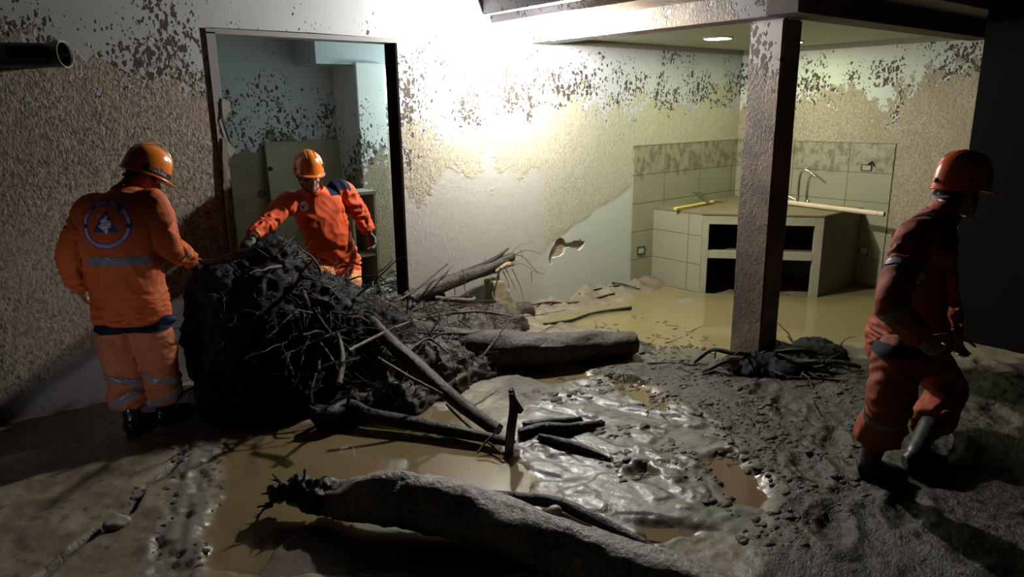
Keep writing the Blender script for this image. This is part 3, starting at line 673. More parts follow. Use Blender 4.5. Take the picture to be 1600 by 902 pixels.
# roots springing from the plate
for k in range(64):
    for _ in range(40):
        o = Vector((RN.uniform(1.25,2.7), RN.uniform(4.2,5.0), RN.uniform(.1,1.15))); dv = Vector((RN.gauss(0,1), -abs(RN.gauss(0,1))-.2, RN.gauss(.2,.8))).normalized()
        c = Vector((1.85,4.75,.4)); hit = rbv.ray_cast(c-RBO+dv*2.5, -dv)
        if hit[0] is not None and hit[0].z > .06: break
    p = hit[0]+RBO; nn = hit[1]
    r = RN.choice([.006,.008,.01,.012,.018]); L = RN.uniform(.18,.55)
    tg_ = (nn*.75+Vector((RN.gauss(0,.7), RN.gauss(0,.5), RN.gauss(-.15,.6))))
    obj('root', twig_geo(p-nn*.05, tg_, L, r, .25, RN.choice([0,1,1,2]), .10), soil if p.x < 1.72 else RN.choice([rootm, rootm, bark_brown]), tree)
mb = MB()
for k in range(900):
    dv = Vector((RN.gauss(0,1), -abs(RN.gauss(0,.9))+.1, RN.gauss(.35,.8))).normalized(); hit = rbv.ray_cast(Vector((-.05,.05,.35))+dv*2.5, -dv)
    if hit[0] is None: continue
    p = hit[0]+RBO; pts = wiggle(p-hit[1]*.01, hit[1]*.5+Vector((RN.gauss(0,.6),RN.gauss(0,.6),RN.gauss(-.3,.6))), RN.uniform(.06,.24), 4, .35, .2)
    mb.tube(pts, taper(.0032,.001,5), 4)
obj('root_fibre', mb, rootm, tree, kind='stuff')
# a frayed tuft standing on the plate's top
for (x, y, dx, dy) in ((430,382,-.3,.9),(437,380,.1,1.0),(424,384,-.8,.5),(440,384,.9,.4),(446,396,.6,.7),(420,392,-.6,.8),(452,398,.5,.5),(432,388,.2,.9)):
    p = J(x, y, 4.78); obj('root', twig_geo(p-Vector((0,0,.04)), Vector(tuple(_R))*dx+Vector((0,-.2,dy)), .11, .008, .15, 1), bark_pale, tree)

# heap of silt and twigs right of the root plate
mb = MB()
for c, r in (((2.75,4.75,-.02),(.60,.55,.36)),((3.25,4.85,-.03),(.62,.48,.30)),((3.75,4.95,-.05),(.45,.34,.24)),((2.55,4.25,-.02),(.55,.40,.34)),((2.95,4.30,-.05),(.55,.36,.22)),((2.3,4.15,-.04),(.45,.34,.26)),((3.0,5.2,.0),(.6,.3,.36)),((3.35,5.28,.02),(.35,.15,.32))): mb.ell(c, r)
hp = remesh(mb, .02, 4)
displace(hp, lambda p, n: .05*noise.noise(p*5)+.05*(1-abs(noise.noise(p*8+Vector((3,1,0))))*2.4)*.6+.024*noise.noise(p*22)+.014*noise.noise(p*55))
for v in hp.vertices: v.co.y = min(v.co.y, 5.385)
obj('debris_heap', hp, bark_brown, None, ang=80, label='heap of black silt and broken twigs against the wall right of the root plate', cat='debris', kind='stuff')
hpc = Vector(((min(v.co.x for v in hp.vertices)+max(v.co.x for v in hp.vertices))/2, 0, 0))
hb = bpy.data.objects['debris_heap']; hbv = BVHTree.FromPolygons([tuple(v.co+hb.location) for v in hp.vertices], [p.vertices[:] for p in hp.polygons])
def heap_z(x, y):
    h = hbv.ray_cast(Vector((x, y, 2)), Vector((0,0,-1))); h2 = rbv.ray_cast(Vector((x, y, 2.5))-RBO, Vector((0,0,-1)))
    z = gz(x, y) if h[0] is None else max(h[0].z, -.02)
    return max(z, h2[0].z) if h2[0] is not None else z
TW = 'thin muddy twig tangled in the debris heap right of the root plate'
for k in range(95):
    x, y = RN.uniform(2.15,3.75), RN.uniform(3.95,5.2)
    if y > 5.25-.0*x or (x-2.9)*.28+y < 4.05: y += .25
    a = RN.uniform(0, 6.28); L = RN.uniform(.22,.75); p = Vector((x, y, heap_z(x, y)+RN.uniform(-.01,.05)))
    d = Vector((math.cos(a), math.sin(a)*.7, RN.gauss(.02,.22)))
    if y+math.sin(a)*.7*L > 5.32: d.y = -abs(d.y)
    obj('twig', twig_geo(p, d, L, RN.choice([.005,.006,.008,.011]), .16, RN.choice([0,1,2]), .02), RN.choice([bark_brown, bark_black, bark_pale, rootm]), None, base=p, label=TW, cat='twig', group='twigs in the debris heap')
mb = MB()
for k in range(1100):
    x, y = RN.uniform(1.95,3.95), RN.uniform(3.9,5.2); z = heap_z(x, y)
    if z < .04: continue
    a = RN.uniform(0, 6.28); mb.tube(wiggle((x,y,z), (math.cos(a),math.sin(a),RN.gauss(.35,.4)), RN.uniform(.05,.2), 3, .3, .12), taper(.0035,.001,4), 4)
obj('plant_litter', mb, bark_brown, None, label='fine stalks and fibres bristling over the debris heap', cat='debris', kind='stuff')

def named(name, geo, mat, label, cat, **kw): return obj(name, geo, mat, None, ang=70, label=label, cat=cat, **kw)
def pz(pts): return [G(x, y, z) for x, y, z in pts]
named('log', log_geo(pz([(566,488,.52),(610,535,.40),(660,580,.27),(715,628,.13),(776,672,.035)]), [.05,.052,.050,.048,.045], n=18, amp=.08, lump=.12, seed=8, jag=.02), bark_brown, 'straight muddy log slanting down from the debris heap to the brown water', 'log')
bt = thing('branch', G(640,665,0), 'thick wet branch with a knobbed end lying along the brown water below the heap', 'branch')
obj('limb', log_geo(pz([(498,652,.07),(520,648,.085),(545,636,.10),(575,648,.075),(625,658,.06),(700,672,.045),(800,692,.035)]), [.075,.062,.05,.045,.045,.042,.025], n=18, amp=.1, lump=.2, seed=5, jag=.03), bark_black, bt, ang=70)
for p, d, L, r in ((G(512,655,.05),(-.5,-.5,-.05),.22,.014),(G(505,648,.1),(-.35,.1,.35),.10,.018),(G(545,636,.12),(.1,.2,.6),.13,.016)): obj('stub', twig_geo(p, d, L, r, .12, 0), bark_black, bt)
named('stick', log_geo(pz([(795,706,.015),(798,672,.09),(802,640,.19),(799,612,.30)]), [.026,.028,.026,.018], n=12, lump=.15, seed=6, jag=.02), bark_brown, 'short thick stick standing out of the shiny mud at the end of the knobbed branch', 'stick')
named('stick', log_geo(pz([(812,640,.20),(806,632,.24),(800,618,.30)]), [.02,.022,.014], n=10, seed=16, jag=.02), bark_black, 'stub of black wood leaning on the upright stick', 'stick')
named('log', log_geo(pz([(815,676,.03),(850,668,.035),(890,670,.035),(938,662,.03)]), [.028,.034,.033,.022], n=14, lump=.2, seed=9, jag=.03), bark_black, 'short black log lying right of the upright stick', 'log')
named('log', log_geo(pz([(820,664,.02),(860,660,.03),(905,655,.025)]), [.02,.028,.016], n=12, lump=.25, seed=19, jag=.03), bark_black, 'thin black log touching the far side of the short black log', 'log')
named('branch', log_geo(pz([(846,684,.025),(880,692,.03),(915,702,.025),(950,716,.015)]), [.022,.026,.022,.01], n=12, lump=.25, seed=29, jag=.03), bark_black, 'dark splintered branch half sunk in mud before the short black log', 'branch')
for pts, r, lab, mat in (
    ([(545,548,.50),(600,520,.46),(640,503,.44),(700,478,.40)], .011, 'pale thin stick crossing the dark front of the debris heap', bark_pale),
    ([(590,560,.42),(640,590,.30),(700,620,.16)], .013, 'muddy stick running beside the straight slanting log', bark_pale),
    ([(698,632,.14),(735,668,.06),(788,712,.012)], .010, 'slim stick lying from the slanting log down to the brown water', bark_brown),
    ([(746,708,.012),(760,690,.05),(780,672,.1)], .006, 'short twig crossing the slim stick at the water', bark_brown),
    ([(700,412,.56),(620,470,.52),(590,440,.62)], .008, 'bent twig in front of the door jamb', bark_brown),
    ([(640,520,.32),(720,522,.30),(800,515,.27)], .012, 'long thin stick lying along the top of the tree trunk', bark_brown),
    ([(752,560,.28),(775,530,.36),(795,500,.44)], .009, 'thin stick sticking up in front of the tree trunk', bark_brown),
    ([(640,548,.33),(670,530,.36),(700,552,.30)], .011, 'curved stick over the left end of the trunk', bark_black),
    ([(530,600,.34),(535,560,.44),(528,522,.55)], .020, 'stout root stub standing in the dark front of the heap', bark_pale),
    ([(640,500,.36),(740,487,.34),(800,495,.30)], .010, 'stick lying flat on the heap behind the trunk', bark_brown),
    ([(680,466,.36),(730,470,.33),(742,466,.33)], .022, 'light barked stick lying below the leaning log', bark_pale)):
    P = pz(pts); named('stick', ctube(MB(), P, [r, r*1.05, r*.6], 8, 8, jit=.2), mat, lab, 'stick')
# log leaning against the wall with frayed roots at its upper end
ll = thing('leaning_log', (3.6,5.2,.2), 'split log leaning against the plaster wall with a frayed root end', 'log')
lp = [J(642,466,5.20), J(690,446,5.22), J(735,430,5.24), J(775,414,5.26), J(796,404,5.26)]
obj('stem', log_geo(lp, [.075,.068,.062,.062,.045], n=18, amp=.12, lump=.2, seed=13, jag=.08), bark_brown, ll, ang=70)
m = log_geo([J(742,420,5.25), J(770,408,5.26), J(790,392,5.26)], [.022,.03,.010], n=10, seed=15, jag=.06); obj('splinter', m, bark_black, ll)
m = log_geo([J(775,424,5.2), J(792,414,5.19), J(801,413,5.19)], [.022,.027,.020], n=12, seed=25, jag=.02); obj('broken_end', m, m_plain('fresh_wood', (.30,.22,.12), .7, nsc=18, amt=.4, bump=.5), ll)
for pts, r in (([(786,408),(805,398),(822,391),(846,397)],.004),([(790,404),(812,384),(835,378)],.004),([(800,398),(818,402),(838,424),(848,428)],.004),([(792,418),(815,412),(835,424),(852,429)],.005),([(830,424),(831,442)],.004),([(782,418),(774,450),(768,480),(762,500)],.007),([(790,420),(800,440),(806,452)],.005),([(786,424),(795,445),(797,470)],.006),([(780,424),(770,455),(772,468)],.006),([(800,420),(812,446),(818,470)],.004),([(778,420),(783,450),(790,462),(800,472)],.006),([(770,414),(764,452)],.004),([(798,410),(816,404),(812,388)],.004),([(724,430),(727,455),(733,462)],.006),([(710,445),(711,462)],.006),([(722,420),(729,448)],.004),([(757,410),(759,400)],.006)):
    P = [J(x, y, 5.22-.02*i-RN.uniform(0,.05)) for i, (x, y) in enumerate(pts)]
    obj('root', ctube(MB(), P, taper(r, r*.45, len(P)), 6, 6, jit=.2), RN.choice([strawm, strawm, rootm]), ll)
# plaster stump under it
mb = MB(); c = J(785,470,5.2)
mb.loft([[(c.x-.15,c.y-.10,-.15),(c.x+.12,c.y-.13,-.15),(c.x+.15,c.y+.14,-.15),(c.x-.13,c.y+.14,-.15)],[(c.x-.13,c.y-.07,.12),(c.x+.09,c.y-.10,.10),(c.x+.11,c.y+.13,.10),(c.x-.12,c.y+.13,.12)],[(c.x-.13,c.y-.02,.36),(c.x+.03,c.y-.03,.33),(c.x+.06,c.y+.14,.34),(c.x-.12,c.y+.14,.36)]])
ps = displace(remesh(mb, .015, 3), lambda p, n: .02*noise.noise(p*8)+.008*noise.noise(p*28))
named('plaster_block', ps, m_plain('mud_plaster', (.22,.175,.105), .8, nsc=8, amt=.3, bump=.5, bd=.01), 'broken block of mud plaster under the leaning log', 'block')
mb = MB(); mb.ell((c.x+.18,c.y-.06,.0),(.16,.10,.12)); ps = displace(remesh(mb, .015, 2), lambda p, n: .03*noise.noise(p*9)); named('mud_lump', ps, bark_brown, 'dark lump of mud and roots right of the plaster block', 'mud')

# thin branches on the silt by the wall and kitchen
for pts, r, lab in (([(850,505),(890,497),(930,493),(986,488)], .014, 'thin crooked branch lying alone on the silt behind the tree trunk'),
    ([(790,486),(850,481),(900,476),(960,461)], .010, 'long twig on the silt along the foot of the white wall'),
    ([(905,470),(935,461),(968,452)], .008, 'short twig lying on the silt left of the tiled wall'),
    ([(880,462),(950,455),(1000,458)], .007, 'fine twig on the silt bank near the tiled wall')):
    P = [G(x, y, 0) for x, y in pts]; P = [Vector((p.x, p.y, gz(p.x, p.y)+r*.8)) for p in P]
    P = [Vector((G(x,y,q.z).x, G(x,y,q.z).y, max(gz(G(x,y,q.z).x, G(x,y,q.z).y),-.10)+r*.7)) for (x,y),q in zip(pts,P)]
    named('branch', ctube(MB(), P, [r*.8, r, r*.9, r*1.3][:len(P)], 7, 8, jit=.5), bark_black, lab, 'branch')

# roots and mud clump round the foot of the column
cr = thing('root_clump', (5.0,2.8,-.02), 'black clump of roots and mud wrapped round the foot of the concrete column', 'roots')
mb = MB()
for c, r in (((4.95,2.66,.0),(.34,.24,.10)),((5.25,2.60,.0),(.32,.2,.08)),((4.68,2.82,.0),(.22,.2,.10)),((5.45,2.72,.0),(.22,.15,.05)),((5.05,2.9,.0),(.22,.22,.10))): mb.ell(c, r)
cm_ = displace(remesh(mb, .015, 4), lambda p, n: .03*noise.noise(p*7)+.02*(1-2*abs(noise.noise(p*14)))+.01*noise.noise(p*40)); obj('mud_core', cm_, soil, cr, ang=80)
for pts, r, mat in (([(1172,553,.12),(1140,551,.14),(1113,547,.15),(1090,562,.05),(1078,572,.03)],.022,bark_brown),([(1150,562,.1),(1125,566,.1),(1098,582,.03)],.034,bark_brown),([(1210,551,.12),(1245,548,.13),(1275,552,.08)],.026,bark_black),([(1215,556,.12),(1255,566,.1),(1300,565,.12),(1345,573,.1)],.026,bark_black),([(1255,570,.08),(1290,582,.03),(1330,585,.02)],.018,bark_black),([(1230,590,.06),(1275,592,.03),(1320,596,.015)],.012,bark_black),([(1085,570,.03),(1045,568,.02),(1010,568,.015)],.016,bark_brown),([(1118,550,.13),(1117,560,.06)],.008,rootm),([(1288,582,.03),(1300,572,.05),(1318,568,.03)],.008,rootm),([(1260,548,.1),(1262,556,.03)],.014,bark_black),([(1100,585,.04),(1118,580,.05),(1135,590,.02)],.010,rootm),([(1240,545,.1),(1236,538,.12)],.008,bark_black)):
    P = pz(pts); obj('root', ctube(MB(), P, taper(r*.9, r*.6, len(P)), 6, 9, jit=.35), mat, cr)
for k in range(22):
    a = RN.uniform(0, 6.28); p = Vector((5.05+.38*math.cos(a), 2.68+.22*math.sin(a), .03)); obj('root', twig_geo(p, (math.cos(a),math.sin(a),.25), RN.uniform(.15,.4), RN.choice([.006,.008,.012]), .25, 1, .12), rootm, cr)

# foreground log
fl = thing('fallen_log', (1.9,2.5,0), 'large wet log in the foreground with a torn splintered end by the brown water', 'log')
FLP = [(505,775,.10),(545,781,.12),(600,776,.165),(660,786,.155),(750,810,.13),(900,866,.12),(1050,917,.11),(1230,985,.10)]
obj('trunk', log_geo(pz(FLP), [.085,.095,.132,.135,.128,.125,.122,.12], n=34, amp=.12, lump=.20, seed=21, jag=.05), m_bark('wet_log_bark', (.03,.025,.02), (.40,.35,.30), .32), fl, ang=70)
mb = MB()
for x, y, z, r in ((440,770,.10,.045),(455,765,.12,.05),(480,774,.11,.065),(505,778,.11,.075),(470,758,.15,.04),(530,780,.1,.07)): p = G(x, y, z); mb.ell(p, (r*1.1,r,r))
tn = displace(remesh(mb, .010, 3), lambda p, n: .03*noise.noise(p*13)+.02*(1-2*abs(noise.noise(p*19)))+.008*noise.noise(p*50)); obj('torn_end', tn, bark_black, fl, ang=75)
for (x, y, z), (dx, dy), L, r in (((450,768,.12),(-.7,.75),.12,.012),((462,760,.15),(-.3,.9),.08,.012),((440,775,.1),(-1,.15),.11,.012),((438,780,.07),(-1,-.4),.12,.012),((470,756,.17),(.4,.8),.08,.010),((520,790,.06),(-.1,-.9),.1,.02),((545,795,.07),(.2,-.8),.08,.02),((500,760,.16),(.9,-.2),.13,.014),((425,790,.05),(-.9,-.35),.12,.010)):
    obj('splinter', twig_geo(G(x,y,z), Vector(tuple(_R))*dx+Vector((0,0,dy)), L, r, .2, 1), bark_black, fl)
named('branch', log_geo(pz([(748,768,.02),(800,778,.035),(870,786,.04),(930,812,.04),(1000,846,.03),(1030,862,.015)]), [.012,.030,.032,.03,.022,.008], n=14, amp=.12, lump=.2, seed=33, jag=.03), bark_black, 'long black branch lying just behind the large foreground log', 'branch')
mb = MB(); mb.ell(G(866,800,.03),(.045,.035,.03)); named('stone', displace(remesh(mb, .006, 2), lambda p, n: .006*noise.noise(p*25)), m_plain('grey_clay', (.30,.29,.26), .5), 'smooth grey stone stuck between the black branch and the foreground log', 'stone')
p = G(510,667,0); mb = MB(); mb.ell(p+Vector((0,0,.012)),(.07,.05,.02))
mb = MB(); pp = [G(x, y, .035) for x, y in ((478,808),(505,802),(525,805),(532,818))]
# slab of smooth dark mud at the front
mb = MB(); poly = GP([(400,905),(425,868),(455,840),(490,826),(525,832),(542,850),(548,880),(546,930),(380,930)]); mb.prism(poly, -.02, .014)
m2 = displace(remesh(mb, .008, 3), lambda p, n: .006*noise.noise(p*6)+.003*noise.noise(p*24)); named('mud_slab', m2, m_plain('smooth_dark_mud', (.085,.060,.042), .75, nsc=5, amt=.3, bump=.3, bd=.006), 'flat tongue of dark mud in the front of the brown water', 'mud')
# lumps along the scraped strip and clods in the churned mud
c = G(185,823,0); mb = MB(); mb.ell((c.x,c.y,.02),(.07,.05,.03)); named('mud_lump', displace(remesh(mb, .007, 2), lambda p, n: .014*noise.noise(p*17)), m_plain('pale_clod', (.27,.25,.21), .6), 'pale clod of mud beside the crack at lower left', 'mud')
mb = MB(); cr_ = random.Random(5)
def clod(x, y, r):
    z = max(gz(x, y), -.11); q = MB(); s = cr_.random()*50
    n, mm = 7, 5; rings = []
    for j in range(1, mm):
        ph = math.pi*j/mm; rings.append([(x+r*1.3*math.sin(ph)*math.cos(2*math.pi*k/n)*(1+.9*noise.noise(Vector((k*.7,j*.7,s)))), y+r*math.sin(ph)*math.sin(2*math.pi*k/n)*(1+.9*noise.noise(Vector((k*.7+9,j*.7,s)))), z-r*.05-r*.5*math.cos(ph)) for k in range(n)])
    mb.loft(rings)
ZC = GP([(800,560),(950,505),(1130,520),(1120,600),(1340,580),(1330,760),(1180,860),(1000,760),(870,640)])
xa = np.array([cr_.uniform(2.0,5.8) for _ in range(8000)]); ya = np.array([cr_.uniform(.7,4.4) for _ in range(8000)])
dn_ = fbm(xa, ya, 2.2, 3, 123); ok = (sdist(xa, ya, ZC)+.3*dn_ > 0) & (dn_ > .02) & (np.hypot(xa-4.97, ya-2.98) > .5)
zz_ = ground(xa, ya)[0]
gz_keep = gz
for x, y, z in zip(xa[ok], ya[ok], zz_[ok]):
    gz = (lambda v: (lambda *_: v))(float(z)); clod(x, y, abs(cr_.gauss(0,.010))+.004)
xa = np.array([cr_.uniform(.55,1.25) for _ in range(420)]); ya = np.array([cr_.uniform(2.8,4.4) for _ in range(420)]); zz_ = ground(xa, ya)[0]
ok = np.minimum(np.abs(sdist(xa, ya, Z_KERB)), pdist(xa, ya, CRACK)) < .04
for x, y, z in zip(xa[ok], ya[ok], zz_[ok]):
    gz = (lambda v: (lambda *_: v))(float(z)); clod(x, y, abs(cr_.gauss(0,.007))+.003)
gz = gz_keep
named('mud_crumbs', mb, m_bark('mud_crumb', (.02,.016,.011), (.10,.082,.06), .4), 'dark crumbs of mud scattered over the churned ground', 'mud', kind='stuff')
mb = MB(); xa = np.array([cr_.uniform(2.2,5.6) for _ in range(1500)]); ya = np.array([cr_.uniform(1.2,4.6) for _ in range(1500)]); dd_ = fbm(xa, ya, 1.7, 3, 131); zz_ = ground(xa, ya)[0]
ZT_ = GP([(800,520),(1000,480),(1340,560),(1340,700),(1150,720),(1000,620),(860,640)])
for x, y, z in zip(*[q[(sdist(xa, ya, ZT_) > -.15*dd_) & (dd_ > -.05) & (np.hypot(xa-4.97, ya-2.98) > .55)] for q in (xa, ya, zz_)]):
    a = cr_.uniform(0, 6.28); mb.tube(wiggle((x,y,max(z,-.115)+.003),(math.cos(a),math.sin(a),.0),abs(cr_.gauss(0,.06))+.02,3,.25,0,cr_), taper(cr_.choice([.003,.004,.006]),.0015,4), 5)
named('plant_litter', mb, bark_black, 'short bits of black twig strewn over the mud between trunk and column', 'debris', kind='stuff')
# litter on the inner room floor
mb = MB()
for k in range(500):
    x, y = RN.uniform(2.1,4.3), RN.uniform(6.0,6.75); z = gz(x, y)+.01; a = RN.uniform(0,6.28)
    mb.tube(wiggle((x,y,z),(math.cos(a),math.sin(a),.15),RN.uniform(.06,.35),3,.2,.05), taper(RN.choice([.004,.008,.012]),.002,4), 5)
named('plant_litter', mb, bark_black, 'wet black litter covering the inner room floor behind the doorway', 'debris', kind='stuff')

# ------------------------------------------------------------------ rescuers
def nrm(v): return Vector(v).normalized()
def frame(fwd, up=(0,0,1)):
    f = nrm(fwd); r = f.cross(Vector(up)).normalized(); u = r.cross(f).normalized(); return r, f, u      # right, forward, up
def bm_copy_region(me, planes, pred, off):
    """a strip of a garment: the garment's own surface between planes, lifted off it a little"""
    bm = bmesh.new(); bm.from_mesh(me)
    for o, n in planes: bmesh.ops.bisect_plane(bm, geom=bm.verts[:]+bm.edges[:]+bm.faces[:], plane_co=o, plane_no=n)
    bm.normal_update()
    dele = [f for f in bm.faces if not pred(f.calc_center_median(), f.normal)]
    bmesh.ops.delete(bm, geom=dele, context='FACES')
    for v, n in [(v, v.normal.copy()) for v in bm.verts]: v.co = v.co+n*off
    r = bmesh.ops.extrude_face_region(bm, geom=bm.faces[:]); bmesh.ops.translate(bm, verts=[g for g in r['geom'] if isinstance(g, bmesh.types.BMVert)], vec=(0,0,0))
    for g in r['geom']:
        if isinstance(g, bmesh.types.BMVert): g.co -= g.normal*0
    out = bpy.data.meshes.new('strip'); bm.to_mesh(out); bm.free(); return out
def band(me, o, n, wd, pred, off=.004):
    o = Vector(o); n = nrm(n)
    return bm_copy_region(me, [(o+n*wd/2, n), (o-n*wd/2, n)], lambda c, nn: abs((c-o).dot(n)) < wd/2 and pred(c), off)
def bvh_of(me): return BVHTree.FromPolygons([v.co[:] for v in me.vertices], [p.vertices[:] for p in me.polygons])
def decal(shapes, o, right, up, bvh, off=.002, dist=.4):
    """flat artwork (2-D faces) laid onto a curved surface"""
    n = right.cross(up).normalized(); mb = MB()
    for vs, fs in shapes:
        pv = []
        for a, b in vs:
            p = o+right*a+up*b; h = bvh.ray_cast(p+n*dist, -n)
            pv.append(h[0]+n*off if h[0] is not None else p)
        mb.add(pv, fs)
    return mb
def ring2(r0, r1, a0=0, a1=2*math.pi, n=48):
    vs = []; 
    for k in range(n+1):
        a = a0+(a1-a0)*k/n; vs += [(r0*math.cos(a), r0*math.sin(a)), (r1*math.cos(a), r1*math.sin(a))]
    return vs, [(2*k, 2*k+1, 2*k+3, 2*k+2) for k in range(n)]
def grid_poly(poly, st=.006):
    """a 2-D outline filled with small faces so that it can follow folds"""
    bm = bmesh.new(); vs = [bm.verts.new((x, y, 0)) for x, y in poly]; bm.faces.new(vs)
    xs = [p[0] for p in poly]; ys = [p[1] for p in poly]
    for lo, hi, nn in ((min(xs), max(xs), (1,0,0)), (min(ys), max(ys), (0,1,0))):
        v = lo+st
        while v < hi:
            bmesh.ops.bisect_plane(bm, geom=bm.verts[:]+bm.edges[:]+bm.faces[:], plane_co=(v,v,0), plane_no=nn); v += st
    bm.verts.index_update(); r = ([(v.co.x, v.co.y) for v in bm.verts], [tuple(v.index for v in f.verts) for f in bm.faces]); bm.free(); return r
def text2(s, size, x=0, y=0, arc=None):
    c = bpy.data.curves.new('t', 'FONT'); c.body = s; c.size = size; c.align_x = 'CENTER'; c.align_y = 'CENTER'; c.resolution_u = 2
    o = bpy.data.objects.new('t', c); COL.objects.link(o); dg = bpy.context.evaluated_depsgraph_get(); dg.update()
    me = bpy.data.meshes.new_from_object(o.evaluated_get(dg)); bpy.data.objects.remove(o)
    vs = []
    for v in me.vertices:
        a, b = v.co.x, v.co.y
        if arc:
            R_, mid, sg = arc
            th = mid - sg*a/R_; rr = R_+sg*b; vs.append((rr*math.cos(th), rr*math.sin(th)))
        else: vs.append((a+x, b+y))
    return vs, [tuple(p.vertices) for p in me.polygons]

def hand_geo(mb, wr, d, n, thumb, curl=.5, s=1.0, infl=0.0):
    """palm and five separate fingers: d along the fingers, n out of the palm, thumb towards the thumb side"""
    wr = Vector(wr); d = nrm(d); n = Vector(n); n = (n-d*n.dot(d)).normalized(); w = d.cross(n).normalized()
    if w.dot(Vector(thumb)) < 0: w = -w
    rot = Matrix((w, d, n)).transposed()
    mb.ell(wr+d*.048*s, (.040*s+infl, .056*s+infl, .0165*s+infl), rot, 14, 10); mb.tube([wr-d*.05*s, wr-d*.01*s, wr+d*.03*s], [.027*s+infl, .026*s+infl, .030*s+infl], 12, flat=.72)
    for k, (o, L) in enumerate(((.029,.070),(.010,.079),(-.010,.074),(-.028,.058))):
        p = wr+d*(.085-(.004 if k in (0,3) else 0)-(.006 if k == 3 else 0))*s+w*o*s; dd = (d+w*o*2.2).normalized(); pts = [p-dd*.02*s, p]; r = [.0098*s+infl, .0098*s+infl]
        ang = 0
        for j, (fr, rr) in enumerate(((.46,.0092),(.30,.0084),(.24,.0070))):
            ang += curl*(.55, .85, .6)[j]*(1+.07*k); q = dd*math.cos(ang)+n*math.sin(ang); pts.append(pts[-1]+q*L*fr*s); r.append(rr*s+infl)
        mb.tube(pts, r, 8); mb.ell(pts[-1], (r[-1],)*3, None, 8, 6)
    p = wr+d*.028*s+w*.030*s+n*.006*s; q1 = (d*.62+w*.72+n*.25).normalized(); q2 = (d*.86+w*.30+n*(.3+.3*curl)).normalized()
    pts = [p-q1*.02*s, p, p+q1*.038*s, p+q1*.038*s+q2*.030*s, p+q1*.038*s+q2*.052*s]; r = [x*s+infl for x in (.013,.0125,.0108,.0098,.008)]
    mb.tube(pts, r, 8); mb.ell(pts[-1], (r[-1],)*3, None, 8, 6)

def head_geo(mb, c, r, f, u, s=1.0):
    """skull, jaw, brow, nose, lips, ears about the head centre c (eye level)"""
    P = lambda a, b, h: c+(r*a+f*b+u*h)*s; rot = Matrix((r, f, u)).transposed(); S = lambda *q: tuple(x*s for x in q)
    mb.ell(P(0,-.012,.035), S(.076,.094,.085), rot, 20, 14); mb.ell(P(0,.018,-.030), S(.064,.072,.078), rot, 18, 12)
    mb.ell(P(0,.048,-.085), S(.036,.034,.030), rot, 14, 10); mb.ell(P(0,.070,.022), S(.056,.020,.013), rot, 14, 8)
    for q in (-1, 1):
        mb.ell(P(q*.040,.058,-.030), S(.022,.022,.020), rot, 12, 8); mb.ell(P(q*.076,-.010,-.012), S(.008,.020,.032), rot, 10, 8)
    mb.tube([P(0,.078,.015), P(0,.092,-.012), P(0,.104,-.036)], S(.009,.011,.013), 10); mb.ell(P(0,.092,-.040), S(.019,.013,.010), rot, 10, 8)
    mb.ell(P(0,.079,-.060), S(.024,.009,.0055), rot, 12, 6); mb.ell(P(0,.077,-.069), S(.021,.009,.006), rot, 12, 6)

